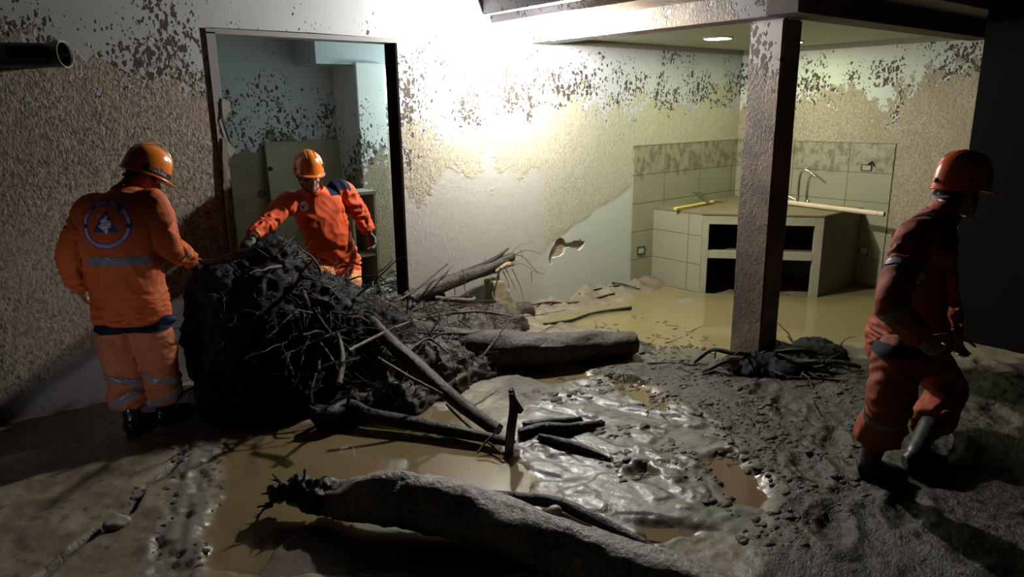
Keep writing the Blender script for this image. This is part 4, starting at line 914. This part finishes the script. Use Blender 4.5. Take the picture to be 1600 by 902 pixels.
def helmet_parts(per, c, r, f, u, mat, s=1.0, style='cap', band_text=None, sticker=False):
    P = lambda a, b, h: c+(r*a+f*b+u*h)*s
    hm = MB(); n = 56; prof = [(1.0,0.0),(.995,.03),(.97,.065),(.90,.10),(.78,.128),(.60,.150),(.38,.165),(.16,.172)]
    def ringat(k, h, gap=0.0):
        q = []
        for i in range(n):
            a = 2*math.pi*i/n; x, y = math.cos(a), math.sin(a); rx, ry = .112-gap, .138-gap
            hh = h*(1-.0)+(0 if h > .012 else 0)
            rid = .006*math.exp(-((x*k/.22)**2))*(1 if h > .05 else 0)                    # ridge over the crown
            low = -.018*max(0, -y)*(1-min(1, h/.05))                                      # lower at the nape
            q.append(P(x*rx*k, y*ry*k-.005, hh+rid+low+.024))
        return q
    def brim(e, dz, gap):
        q = []
        for i in range(n):
            a = 2*math.pi*i/n; x, y = math.cos(a), math.sin(a); ff = max(0, y)**2.2; ext = e*(.006+.050*ff)
            q.append(P(x*(.112-gap+ext*.55), y*(.138-gap+ext)-.005,   .024+dz-.018*max(0,-y)-.014*ff*e))
        return q
    rings = [ringat(k, h, .007) for k, h in reversed(prof)]; rings = [[p-u*.004 for p in q] for q in rings]
    rings += [brim(.9, -.006, .004), brim(1.0, -.003, 0), brim(1.0, .002, 0), brim(.35, .005, 0)] + [ringat(k, h) for k, h in prof]
    hm.loft(rings); ho = obj('helmet', hm, mat, per, ang=60)
    me = mesh_of(hm); bv = bvh_of(me)
    rot = Matrix((r, f, u)).transposed(); dark = m_plain('vent_black', (.01,.01,.01), .7)
    for sx in (-1, 1):
        for (yy, hh) in ((.035,.066),(-.045,.066)):
            o = P(sx*.1,yy,hh); right = f*sx; sh = [grid_poly([(-.014,-.010),(.014,-.010),(.003,.014),(-.003,.014)], .01)]
            m = decal(sh, o, right, u, bv, .0015, .2); obj('vent', m, dark, ho)
    # raised ribs over the shell
    for sx in (-.33, .33):
        m = MB(); pts = []
        for k in range(13):
            b = -.10+.20*k/12; h = bv.ray_cast(P(sx*.1, b, .5), -u)
            if h[0] is not None: pts.append(h[0]+u*.001)
        if len(pts) > 2: m.tube(pts, [.004]*len(pts), 6); obj('rib', m, mat, ho)
    if band_text:
        stp = lambda a0, a1, h0, h1: [([(0,0)], [])]
        bm_ = MB(); bands = []; N = 40
        def onshell(th, h, off):
            dirv = (r*math.cos(th)+f*math.sin(th)); hit = bv.ray_cast(P(0,-.005,h)+dirv*.4, -dirv); return (hit[0] if hit[0] is not None else P(0,0,h))+dirv*off
        m = MB(); a0, a1 = math.radians(-35), math.radians(150)
        rr = [[onshell(a0+(a1-a0)*k/N, .034, .0012), onshell(a0+(a1-a0)*k/N, .066, .0012)] for k in range(N+1)]
        m.add([p for q in rr for p in q], [(2*k,2*k+2,2*k+3,2*k+1) for k in range(N)]); obj('headband_strip', m, m_plain('navy_strip', (.012,.012,.02), .4), ho)
        tv, tf = text2(band_text, .026); mid = math.radians(12)
        m = MB(); m.add([onshell(mid+math.pi*0-(-1)*(-a)/.118*-1 if False else mid+a/.118, .051+b, .0026) for a, b in tv], tf); obj('lettering', m, m_plain('white_letters', (.7,.7,.68), .5), ho)
    if sticker:
        right = f*.55-r*.55; right.normalize(); o = P(-.085,.075,.085); nn = right.cross(u)
        if nn.dot(o-c) < 0: right = -right
        m = decal([grid_poly([(-.020,-.010),(.020,-.014),(.022,.012),(-.018,.016)], .008)], o, right, u, bv, .0015, .15); obj('sticker', m, m_plain('white_sticker', (.75,.75,.72), .4), ho)
        m = decal([text2('MSA', .016)], o, right, u, bv, .003, .15)
    strap = m_plain('black_strap', (.012,.012,.014), .7)
    for sx in (-1, 1):
        m = MB(); ctube(m, [P(sx*.092,.02,.02), P(sx*.086,.026,-.03), P(sx*.068,.045,-.075), P(sx*.03,.062,-.108), P(0,.064,-.116)], [.005]*5, 5, 6, flat=.5); obj('chin_strap', m, strap, ho)
    m = MB(); ctube(m, [P(-.088,-.03,.02), P(-.06,-.085,-.02), P(0,-.105,-.032), P(.06,-.085,-.02), P(.088,-.03,.02)], [.012]*5, 6, 8, flat=.6); obj('cradle', m, strap, ho)
    m = MB(); rr = []
    return ho

def person(root, D, label, mats, opt):
    """D: joints in world metres; every garment is one continuous surface"""
    per = thing('person', root, label, 'person', 'rescuers in orange')
    fw = nrm(D['fwd']); sr, sl = Vector(D['sh_r']), Vector(D['sh_l']); rt = nrm(sr-sl); nk = Vector(D['neck']); pv = Vector(D['pelvis']); ch = Vector(D['chest'])
    hc = Vector(D['head']); hr, hf, hu = frame(D['hfwd'], D.get('hup', (0,0,1)))
    prt = nrm(D.get('prt', rt)); pfw = Vector((0,0,1)).cross(prt); pfw = pfw if pfw.dot(fw) > 0 else -pfw
    def ring(c, a, b, rr, ff, n=28): return [c+rr*a*math.copysign(abs(math.cos(t))**.85, math.cos(t))+ff*b*math.copysign(abs(math.sin(t))**.85, math.sin(t)) for t in [2*math.pi*k/n for k in range(n)]]
    def lerp(a, b, t): return a+(b-a)*t
    def torso(mb, k=1.0, hem=.16, bulk=0.0):
        shc = (sr+sl)/2; up = nrm(ch-pv); f2 = rt.cross(nrm(nk-ch)); f2 = f2 if f2.dot(fw) > 0 else -f2
        rows = [(pv-Vector((0,0,hem)),.200,.150,prt,pfw),(pv,.195,.150,prt,pfw),(lerp(pv,ch,.45),.182,.138,nrm(prt+rt),nrm(pfw+fw)),(ch,.205,.142,rt,fw),(lerp(ch,shc,.7),.195,.125,rt,f2),(lerp(shc,nk,.3),.15,.10,rt,f2),(lerp(shc,nk,.75),.085,.078,rt,f2),(nk+ (hc-nk)*.10,.066,.066,rt,f2)]
        q = cm([tuple(c)+(a,b)+tuple(r_)+tuple(f_) for c,a,b,r_,f_ in rows], 4)
        mb.loft([ring(Vector(a[:3]), a[3]*k+bulk, a[4]*k+bulk, nrm(a[5:8]), nrm(a[8:11])) for a in q])
    def arm(mb, s, k, cuff=True):
        a, e, w_ = Vector(D['sh_'+s]), Vector(D['el_'+s]), Vector(D['wr_'+s])
        ins = lerp(a, (sr+sl)/2, .35)
        ctube(mb, [ins, a, lerp(a,e,.5), e, lerp(e,w_,.5), w_ if not cuff else lerp(e,w_,.93)], [.075*k,.078*k,.068*k,.060*k,.055*k,.047*k], 6, 16)
    def leg(mb, s, rr, end=1.0):
        h, kn, an = (Vector(D[j+s]) for j in ('hip_','kn_','an_'))
        ctube(mb, [lerp(h,pv,.15), lerp(h,kn,.3), lerp(h,kn,.7), kn, lerp(kn,an,.35*end), lerp(kn,an,.72*end), lerp(kn,an,end)], rr, 6, 18)
    # ---- body: one skin surface from crown to feet
    b = MB(); head_geo(b, hc, hr, hf, hu); b.tube([nk-Vector((0,0,.06)), lerp(nk,hc,.5)-hf*.01, hc-hu*.03-hf*.012], [.062,.054,.056], 16)
    torso(b, .78, .05); 
    for s in 'rl':
        arm(b, s, .66, False); leg(b, s, [.075,.078,.066,.050,.052,.042,.036]); an = Vector(D['an_'+s]); to = Vector(D['toe_'+s]); b.tube([an, lerp(an,to,.4)-Vector((0,0,.02)), lerp(an,to,.9)], [.038,.036,.028], 12)
        d_, n_, t_ = D['hand_'+s][:3]; hand_geo(b, D['wr_'+s], d_, n_, t_, D['hand_'+s][3])
    obj('body', remesh(b, .0065, 2), mats['skin'], per, ang=80)
    eye = m_plain('eye', (.55,.5,.45), .25)
    for q in (-1, 1):
        m = MB(); m.ell(hc+hr*q*.031+hf*.068+hu*.002, (.0115,.0115,.0115), None, 12, 8); obj('eye', m, eye, per)
    hair = MB(); hair.ell(hc-hf*.018+hu*.030, (.082,.098,.088), Matrix((hr,hf,hu)).transposed(), 20, 14)
    hq = displace(remesh(hair, .008, 1), lambda p, n: .002*noise.noise(p*90)); 
    hb_ = bm_copy_region(hq, [], lambda c, n: (c-hc).dot(hf) < .045 and (c-hc).dot(hu) > -.055-.0*((c-hc).dot(hf)) and not ((c-hc).dot(hf) > -.01 and (c-hc).dot(hu) < -.0), .001); obj('hair', hb_, m_plain('black_hair', (.012,.010,.008), .6), per)
    # ---- trousers
    t = MB(); t.ell(pv-Vector((0,0,.02)), (.175,.135,.15), Matrix((prt,pfw,Vector((0,0,1)))).transposed(), 24, 14); lr = opt.get('leg', [.105,.112,.102,.090,.094,.098,.090])
    for s in 'rl': leg(t, s, lr, opt.get('leg_end', .78))
    tm = remesh(t, .010, 5)
    kz = [(Vector(D['kn_'+s]), Vector(D['an_'+s])) for s in 'rl']
    def wr_leg(p, n):
        d1 = min((p-k).length for k, a in kz); a_ = min((p-(k+(a-k)*opt.get('leg_end', .78))).length for k, a in kz)
        bunch = math.exp(-(a_/.16)**2)+.6*math.exp(-(d1/.12)**2)
        q = Vector((p.x*6, p.y*6, p.z*15))
        return (.010+.022*bunch)*(1-2.4*abs(noise.noise(q+Vector((5,0,noise.noise(p*7)*1.5)))))*.8+.006*noise.noise(p*11)
    displace(tm, wr_leg); tr_ = obj('trousers', tm.copy(), mats['trousers'], per, ang=80)
    # ---- jacket
    jk = MB(); torso(jk, 1.0, opt.get('hem', .13), .012)
    for s in 'rl': arm(jk, s, opt.get('sleeve', 1.0)); jk.ell(Vector(D['sh_'+s])-Vector((0,0,.012)), (.085,.085,.085))
    jm = remesh(jk, .0080, 4)
    els = [(Vector(D['el_'+s]), Vector(D['sh_'+s]), Vector(D['wr_'+s])) for s in 'rl']; cen = (pv+ch)/2
    def wr_jk(p, n):
        f_ = 0
        for e, a, w_ in els:
            ta = (p-a).dot(w_-a)/max(1e-6,(w_-a).length_squared); da = min((p-e).length, .3)
            if (p-(a+(w_-a)*min(1,max(0,ta)))).length < .14 and ta > .12:
                ax = nrm(w_-a); s_ = (p-a).dot(ax); f_ = max(f_, 1.0); along = s_
                return .019*(1-2.3*abs(noise.noise(Vector((s_*17+noise.noise(p*8)*1.2, n.x*1.2, n.y*1.2+n.z)))))*.9+.005*noise.noise(p*13)
        hemf = math.exp(-abs(p.z-pv.z)/.10)
        q = Vector((p.x*7, p.y*7, p.z*(3.0+5*hemf)))
        return (.010+.010*hemf)*(1-2.2*abs(noise.noise(q+Vector((0,0,noise.noise(p*5)*1.3)))))+.004*(1-2.2*abs(noise.noise(Vector((p.x*11+p.z*9, p.y*11-p.z*6, p.z*8)))))+.006*noise.noise(p*8)
    displace(jm, wr_jk); jm.update(); jo = obj('jacket', jm.copy(), mats['jacket'], per, ang=80)
    # stand-up collar
    cq = MB(); dirn = nrm(hc-nk); f2 = rt.cross(dirn); f2 = f2 if f2.dot(fw) > 0 else -f2; base = nk+dirn*.0
    if opt.get('collar', True):
        rr = []
        for h, k in ((-.03,.088),(.02,.080),(.055,.084),(.06,.086),(.055,.078),(.0,.072)):
            rr.append([base+dirn*h+rt*k*math.cos(a)*1.02+f2*k*math.sin(a)+dirn*(-.02*max(0,math.sin(a))) for a in [2*math.pi*i/30 for i in range(30)]])
        cq.loft(rr, cap=False); cmx = mesh_of(cq); displace(cmx, lambda p, n: .004*noise.noise(p*14)); obj('collar', cmx, mats.get('collar', mats['jacket']), jo, ang=70)
    # ---- boots
    for s in 'rl':
        an, kn, to = Vector(D['an_'+s]), Vector(D['kn_'+s]), Vector(D['toe_'+s]); dsh = nrm(kn-an); fx = to-an; fx.z = 0; fd = nrm(fx); L = .19; side = fd.cross(Vector((0,0,1)))
        solez = D.get('sole_'+s, an.z-.095); hz = opt.get('boot_h', .2)
        m = MB(); q = [(an+dsh*hz,.060),(an+dsh*hz*.6,.056),(an+dsh*.04,.050),(an-Vector((0,0,.02)),.050)]; ctube(m, [p for p,_ in q], [x for _,x in q], 4, 16)
        base_ = Vector((an.x, an.y, solez)); dz_ = (to.z-an.z+.065)
        ctube(m, [base_-fd*.055+Vector((0,0,.055)), base_+Vector((0,0,.062)), base_+fd*.07+Vector((0,0,.060+dz_*.4)), base_+fd*.13+Vector((0,0,.047+dz_*.7)), base_+fd*.185+Vector((0,0,.038+dz_))], [.040,.047,.047,.045,.030], 4, 16)
        bm2 = remesh(m, .008, 4); displace(bm2, lambda p, n: .002*noise.noise(p*22)); bo_ = obj('boot', bm2, mats['boot'], per, ang=80)
        m = MB(); pl = []
        for k in range(24):
            a = 2*math.pi*k/24; ln = .125 if math.cos(a) > 0 else .125; x_ = .065+ln*math.cos(a); y_ = .045*math.sin(a)*(1+.08*math.cos(a)); pl.append(base_+fd*x_+side*y_+Vector((0,0,dz_*max(0,x_)/.19)))
        m.loft([[p+Vector((0,0,z)) for p in pl] for z in (-.012,.016)]); obj('sole', m, mats.get('sole', mats['boot']), bo_, ang=50)
        if opt.get('laces'):
            for j in range(5):
                c_ = base_+fd*(.055+.018*j*.8)+Vector((0,0,.118-.010*j)); m = MB(); ctube(m, [c_-side*.034-Vector((0,0,.012)), c_-side*.015+Vector((0,0,.004)), c_+side*.015+Vector((0,0,.004)), c_+side*.034-Vector((0,0,.012))], [.0035]*4, 4, 6); obj('lace', m, m_plain('grey_lace', (.10,.10,.10), .6), bo_)
    return per, jm, tm, jo, tr_, (hc, hr, hf, hu)

orange = (.60,.115,.022)
skin = m_plain('weathered_skin', (.26,.135,.085), .5, nsc=20, amt=.15, bump=.1, bd=.002)
stripem = m_plain('grey_reflective_tape', (.33,.32,.38), .35, nsc=20, amt=.3, bump=.15, bd=.002, spec=.7)
navy = m_cloth('navy_cloth', (.016,.022,.06), (.03,.025,.02))
leather = m_plain('black_boot_leather', (.009,.008,.008), .28, nsc=25, amt=.3, bump=.25, bd=.003)
rubber = m_plain('muddy_rubber', (.022,.023,.022), .45, nsc=10, amt=.4)
glovem = m_plain('grey_work_glove', (.075,.085,.08), .7, nsc=30, amt=.35, bump=.3, bd=.003)
helm_or = m_plain('orange_helmet_shell', (.62,.17,.02), .22, nsc=6, amt=.12, bump=.02, coat=.4)
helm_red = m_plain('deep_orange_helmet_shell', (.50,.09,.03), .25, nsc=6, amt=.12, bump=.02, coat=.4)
def belt_on(per, me, o, wd, mat=navy, tilt=(0,0,1), lab=None):
    obj('belt', band(me, o, tilt, wd, lambda c: True, .010), mat, per, ang=80, label=lab)

# --- rescuer on the left, seen from behind, holding the root
Y0 = 4.66; Rv = Vector(tuple(_R)); Vw = Vector((Rv.y, -Rv.x, 0))
D = dict(fwd=(.72,.69,-.1), pelvis=J(205,478,Y0), chest=J(186,375,Y0-.01), neck=J(203,298,Y0+.05), head=J(226,277,Y0+.08), hfwd=(.93,.10,-.50), hup=(.3,.0,1),
    sh_l=J(140,330,Y0+.10), sh_r=J(240,322,Y0-.14), el_l=J(110,400,Y0+.06), wr_l=J(124,452,Y0+.16), el_r=J(262,383,Y0-.15), wr_r=J(297,407,Y0+.10),
    hip_l=J(180,512,Y0+.06), hip_r=J(238,515,Y0-.06), kn_l=J(196,592,Y0+.04), kn_r=J(253,588,Y0-.05), an_l=J(212,652,Y0+.02), an_r=J(262,640,Y0-.03), prt=(.66,-.75,0),
    hand_r=((.85,.2,-.3),(-.2,.5,-.8),(0,0,1),1.5), hand_l=((.3,.4,-.85),(.8,-.2,.2),(.3,.9,0),.6))
for s, tx, ty in (('l',232,668),('r',316,652)):
    q_ = G(212,684) if s == 'l' else G(260,668); a = D['an_'+s] = Vector((q_.x, q_.y, gz(q_.x, q_.y)+.10))
    D['sole_'+s] = a.z-.088
D['toe_l'] = D['an_l']+Vector((.14,.10,-.065)); D['toe_r'] = D['an_r']+Vector((.19,.055,-.065))
mats = dict(skin=skin, jacket=m_cloth('orange_jacket', (.50,.105,.025), (.10,.045,.02), dirtamt=.35), trousers=m_cloth('faded_orange_trousers', (.46,.15,.062), (.11,.07,.045), dz=(.15,.6,.45), dirtamt=.5), boot=leather)
p1, jm, tm, jo, tro, hd_ = person((D['an_l']+D['an_r'])/2*Vector((1,1,0)) if False else Vector(((D['an_l'].x+D['an_r'].x)/2,(D['an_l'].y+D['an_r'].y)/2,0)), D,
    'rescuer with back turned, orange jacket with round badge, standing left of the root plate', mats, dict(laces=True, boot_h=.17, leg_end=.66, hem=.075, sleeve=1.12, leg=[.110,.116,.106,.095,.100,.104,.088]))
helmet_parts(p1, hd_[0], hd_[1], hd_[2], hd_[3], helm_or, 1.02, band_text='PONTANI')
bc = J(174,405,Y0); obj('reflective_stripe', band(jm, bc, (.06,.06,1), .052, lambda c: (c-D['el_l']).length > .12 and (c-D['el_r']).length > .13 and (c-D['wr_r']).length > .2 and (c-Vector((.0,0,0))).x > .0, .004), stripem, jo, ang=80, label='grey reflective stripe across the back')
for s in 'lr':
    for k, (t_, wd) in enumerate(((.95,.036),(.50,.04))):
        if k == 0: o = D['kn_'+s]+(D['hip_'+s]-D['kn_'+s])*.05; ax = D['hip_'+s]-D['kn_'+s]
        else: o = D['kn_'+s]+(D['an_'+s]-D['kn_'+s])*.46; ax = D['an_'+s]-D['kn_'+s]
        oth = 'r' if s == 'l' else 'l'
        obj('reflective_stripe', band(tm, o, Vector(ax)+Vector((.1,-.05,0)), wd, lambda c, o=o, q=D['kn_'+oth], q0=D['kn_'+s]: (Vector((c.x,c.y,0))-Vector((o.x,o.y,0))).length < .15 and (Vector((c.x,c.y,0))-Vector((q0.x,q0.y,0))).length < (Vector((c.x,c.y,0))-Vector((q.x,q.y,0))).length, .004), stripem, tro, ang=80, label='grey reflective stripe')
belt_on(p1, tm, J(208,508,Y0), .045)
m = MB(); c = J(262,500,Y0-.19); m.ell(c, (.055,.035,.03), None, 14, 10); obj('pouch', remesh(m, .006, 2), navy, p1, label='navy belt pouch')
# round badge between the shoulder blades
bv = bvh_of(jm); oc = J(160,352,Y0-.15); nb_ = nrm((-.66,-.74,.05)); rgt = nrm(Vector((0,0,1)).cross(nb_)); upv = nb_.cross(rgt)
R0 = .136
em = thing  # (badge pieces hang on the jacket)
blue = m_plain('badge_blue', (.035,.04,.22), .7); pale = m_plain('badge_lilac', (.42,.40,.62), .7); white = m_plain('badge_white', (.70,.70,.74), .7)
bo_ = obj('badge', decal([ring2(R0*.80, R0)], oc, rgt, upv, bv, .003), blue, jo, label='blue ring of the round badge on the back')
for a0, a1 in ((62,88),(94,120),(135,178),(190,350),(2,42)): obj('badge_band', decal([ring2(R0*.835, R0*.955, math.radians(a0), math.radians(a1), 24)], oc, rgt, upv, bv, .0042), pale, bo_)
S_ = R0*.62
obj('badge_triangle', decal([grid_poly([(-S_*.86,-S_*.5),(S_*.86,-S_*.5),(0,S_*.98)], .008)], oc, rgt, upv, bv, .003), blue, bo_)
mp = [(-.05,.46),(.10,.62),(.16,.56),(.12,.36),(.30,.26),(.42,.20),(.40,-.04),(.34,-.16),(.20,-.22),(.22,-.52),(.10,-.66),(.02,-.50),(-.12,-.34),(-.34,-.20),(-.42,-.06),(-.26,.04),(-.28,.26),(-.18,.36)]
obj('badge_map', decal([grid_poly([(x*S_, y*S_) for x, y in mp], .007)], oc, rgt, upv, bv, .0045), white, bo_)
obj('badge_letters', decal([text2('DC', S_*.42, 0, S_*.02)], oc, rgt, upv, bv, .006), blue, bo_)
fl_ = [(-.62,.44),(-.54,.48),(-.52,.70),(-.36,.62),(-.34,.48),(-.46,.54),(-.5,.40),(-.58,.38)]
obj('badge_flame', decal([grid_poly([(x*S_, y*S_) for x, y in fl_], .007)], oc, rgt, upv, bv, .0045), m_plain('badge_pink', (.75,.4,.36), .7), bo_)
blue_dk = m_plain('badge_text_blue', (.05,.05,.25), .7)
for tx_ in (text2('DEFENSA CIVIL COLOMBIANA', R0*.105, arc=(R0*.895, math.radians(105), 1)), text2('LISTOS EN PAZ O EMERGENCIA', R0*.105, arc=(R0*.895, math.radians(270), -1))): obj('badge_lettering', decal([tx_], oc, rgt, upv, bv, .006), blue_dk, bo_)
# the root he holds
P = [J(283,408,Y0+.10)+Vector((-.02,-.03,0)), J(300,409,Y0+.11), J(330,410,Y0+.08), J(352,404,Y0+.05), J(375,398,Y0+.0), J(400,392,Y0-.02)]
named('root_pole', ctube(MB(), P, [.018,.020,.022,.026,.034,.04], 6, 10, jit=.3), bark_black, 'dark root end held by the rescuer with his back turned', 'root')

# --- rescuer in the doorway, bending forward
Y1 = 5.36
D = dict(fwd=(-.22,-.95,-.3), pelvis=J(522,405,5.56), chest=J(503,338,5.42), neck=J(490,297,5.33), head=J(483,275,5.26), hfwd=(-.16,-.95,-.06), hup=(-.02,-.15,1),
    sh_r=J(447,318,5.36), sh_l=J(536,297,5.41), el_r=J(419,347,5.28), wr_r=J(394,371,5.12), el_l=J(561,331,5.40), wr_l=J(577,364,5.34),
    hip_r=J(500,412,5.55), hip_l=J(543,412,5.58), kn_r=J(506,452,5.36), kn_l=J(545,448,5.40), prt=(-1,.1,0),
    hand_r=((-.72,-.35,-.55),(.1,.5,-.8),(.4,-.9,0),.9), hand_l=((.10,-.25,-.96),(-.9,-.3,0),(-.1,-.95,0),.75))
D['an_r'] = Vector((D['kn_r'].x+.02, 5.62, .22)); D['an_l'] = Vector((D['kn_l'].x+.08, 5.66, .22))
D['toe_r'] = D['an_r']+Vector((-.04,-.19,-.065)); D['toe_l'] = D['an_l']+Vector((.05,-.19,-.065))
mats = dict(skin=skin, jacket=m_cloth('bright_orange_jacket', (.62,.085,.022), (.12,.03,.015), dirtamt=.3), trousers=m_cloth('pale_orange_trousers', (.60,.24,.07), (.16,.09,.04), dirtamt=.35), boot=rubber)
p2, jm, tm, jo, tro, hd_ = person(Vector(((D['an_r'].x+D['an_l'].x)/2,(D['an_r'].y+D['an_l'].y)/2,.1)), D,
    'rescuer bending forward in the doorway, reaching a gloved hand to the root plate', mats, dict(boot_h=.2, hem=.10, sleeve=1.0))
helmet_parts(p2, hd_[0], hd_[1], hd_[2], hd_[3], helm_or, 1.0, sticker=True)
for s in 'rl':
    m = MB(); d_, n_, t_, cu = D['hand_'+s]; hand_geo(m, D['wr_'+s], d_, n_, t_, cu, 1.05, .002); gl = obj('glove', remesh(m, .0055, 2), glovem, p2, ang=80)
    dd = nrm(d_); m = MB(); m.tube([D['wr_'+s]-dd*.055, D['wr_'+s]-dd*.03, D['wr_'+s]-dd*.012], [.040,.042,.037], 16, flat=.85)
    obj('cuff', m, m_plain('yellow_cuff', (.55,.42,.10), .7) if s == 'r' else glovem, gl, label='yellow glove cuff' if s == 'r' else None)
# navy shoulder yoke
def yoke(jm, D, jo, off=.004, sides=(-1, 1)):
    rtv = nrm(Vector(D['sh_r'])-Vector(D['sh_l'])); mid = (Vector(D['sh_r'])+Vector(D['sh_l']))/2; fwv = nrm(D['fwd'])
    dn_ = nrm(Vector(D['neck'])-Vector(D['chest']))
    ok = lambda c, n: math.copysign(1, (c-mid).dot(rtv)) in sides and (c-mid).dot(dn_) > -.055+.10*max(0,(c-mid).dot(fwv)/.12) and .075 < abs((c-mid).dot(rtv)) < .185 + (.1 if (c-mid).dot(fwv) < -.01 else 0) and n.dot(dn_) > .05
    obj('yoke', bm_copy_region(jm, [(mid+rtv*.185, rtv), (mid-rtv*.185, rtv)], ok, off), navy, jo, ang=80, label='navy shoulder yoke')
yoke(jm, D, jo, sides=(-1,))
belt_on(p2, tm, J(522,384,5.5), .05)
bv = bvh_of(jm); oc = J(478,322,5.2); nb_ = nrm((-.25,-.97,.12)); rgt = nrm(Vector((0,0,1)).cross(nb_)); upv = nb_.cross(rgt)
e = obj('badge', decal([grid_poly([(-.034,.004),(-.018,.034),(.012,.040),(.034,.010),(.032,-.026),(.004,-.040),(-.028,-.026)], .009)], oc, rgt, upv, bv, .003), white, jo, label='small white chest badge')
obj('badge_mark', decal([grid_poly([(-.012,-.022),(.004,-.020),(-.006,.006),(-.022,.006)], .007)], oc, rgt, upv, bv, .0045), m_plain('badge_black', (.01,.01,.02), .7), e)
obj('badge_mark', decal([grid_poly([(.006,.002),(.018,.0),(.014,.014),(.006,.014)], .006)], oc, rgt, upv, bv, .0045), m_plain('badge_red', (.35,.02,.03), .7), e)
obj('badge_mark', decal([grid_poly([(-.018,.016),(.010,.020),(.012,.034),(-.010,.032)], .006)], oc, rgt, upv, bv, .0045), m_plain('badge_yellow', (.7,.6,.25), .7), e)

# --- rescuer walking away on the right
Y2 = 1.42
D = dict(fwd=(.80,-.60,-.25), pelvis=J(1420,520,Y2), chest=J(1440,415,Y2-.01), neck=J(1472,335,Y2-.05), head=J(1500,300,Y2-.08), hfwd=(.84,-.54,-.12), hup=(.15,-.1,1),
    sh_r=J(1432,372,Y2-.17), sh_l=J(1462,366,Y2+.16), el_r=J(1392,470,Y2-.20), wr_r=J(1440,530,Y2-.30), el_l=J(1480,470,Y2+.12), wr_l=J(1490,525,Y2-.0),
    hip_r=J(1405,548,Y2-.07), hip_l=J(1440,548,Y2+.09), kn_r=J(1392,628,Y2-.10), kn_l=J(1482,610,Y2+.04), prt=(-.60,-.80,0),
    hand_r=((.6,-.5,-.6),(.5,.6,.3),(.3,-.3,.9),.9), hand_l=((.3,-.3,-.9),(-.6,-.6,.2),(.6,-.5,.3),.8))
a = G(1358,724,.10); D['an_r'] = Vector((a.x, a.y, gz(a.x,a.y)+.09)); a = G(1428,718,.10); D['an_l'] = Vector((a.x, a.y, gz(a.x,a.y)+.10))
D['toe_r'] = D['an_r']+Vector((.10,-.17,-.065)); D['toe_l'] = D['an_l']+Vector((.16,-.11,-.065))
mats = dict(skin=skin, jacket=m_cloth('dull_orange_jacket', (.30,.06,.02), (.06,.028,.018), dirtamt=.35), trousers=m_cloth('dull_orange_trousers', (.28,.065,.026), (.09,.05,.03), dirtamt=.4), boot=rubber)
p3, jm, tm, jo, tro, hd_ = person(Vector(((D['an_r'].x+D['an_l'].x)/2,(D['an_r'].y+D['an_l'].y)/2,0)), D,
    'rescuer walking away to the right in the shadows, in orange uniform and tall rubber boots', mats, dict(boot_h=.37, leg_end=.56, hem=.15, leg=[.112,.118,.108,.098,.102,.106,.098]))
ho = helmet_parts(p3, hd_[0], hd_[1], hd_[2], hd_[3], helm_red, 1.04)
hc, hr, hf, hu = hd_
m = MB(); c = hc-hf*.142+hu*.045; m.ell(c, (.022,.018,.014), None, 10, 8); obj('lamp_clip', m, m_plain('grey_clip', (.3,.3,.3), .4), ho)
yoke(jm, D, jo)
belt_on(p3, tm, J(1418,520,Y2), .05)
for o, ax, wd in ((D['sh_r']+(D['el_r']-D['sh_r'])*.55, D['el_r']-D['sh_r'], .035), (D['el_r']+(D['wr_r']-D['el_r'])*.12, D['wr_r']-D['el_r'], .035)):
    obj('reflective_stripe', band(jm, o, ax, wd, lambda c, o=o: (c-o).length < .12, .004), stripem, jo, ang=80, label='grey reflective stripe')
for s in 'rl':
    o = D['kn_'+s]+(D['an_'+s]-D['kn_'+s])*.16
    obj('reflective_stripe', band(tm, o, D['an_'+s]-D['kn_'+s], .036, lambda c, o=o: (c-o).length < .16, .004), stripem, tro, ang=80, label='grey reflective stripe')
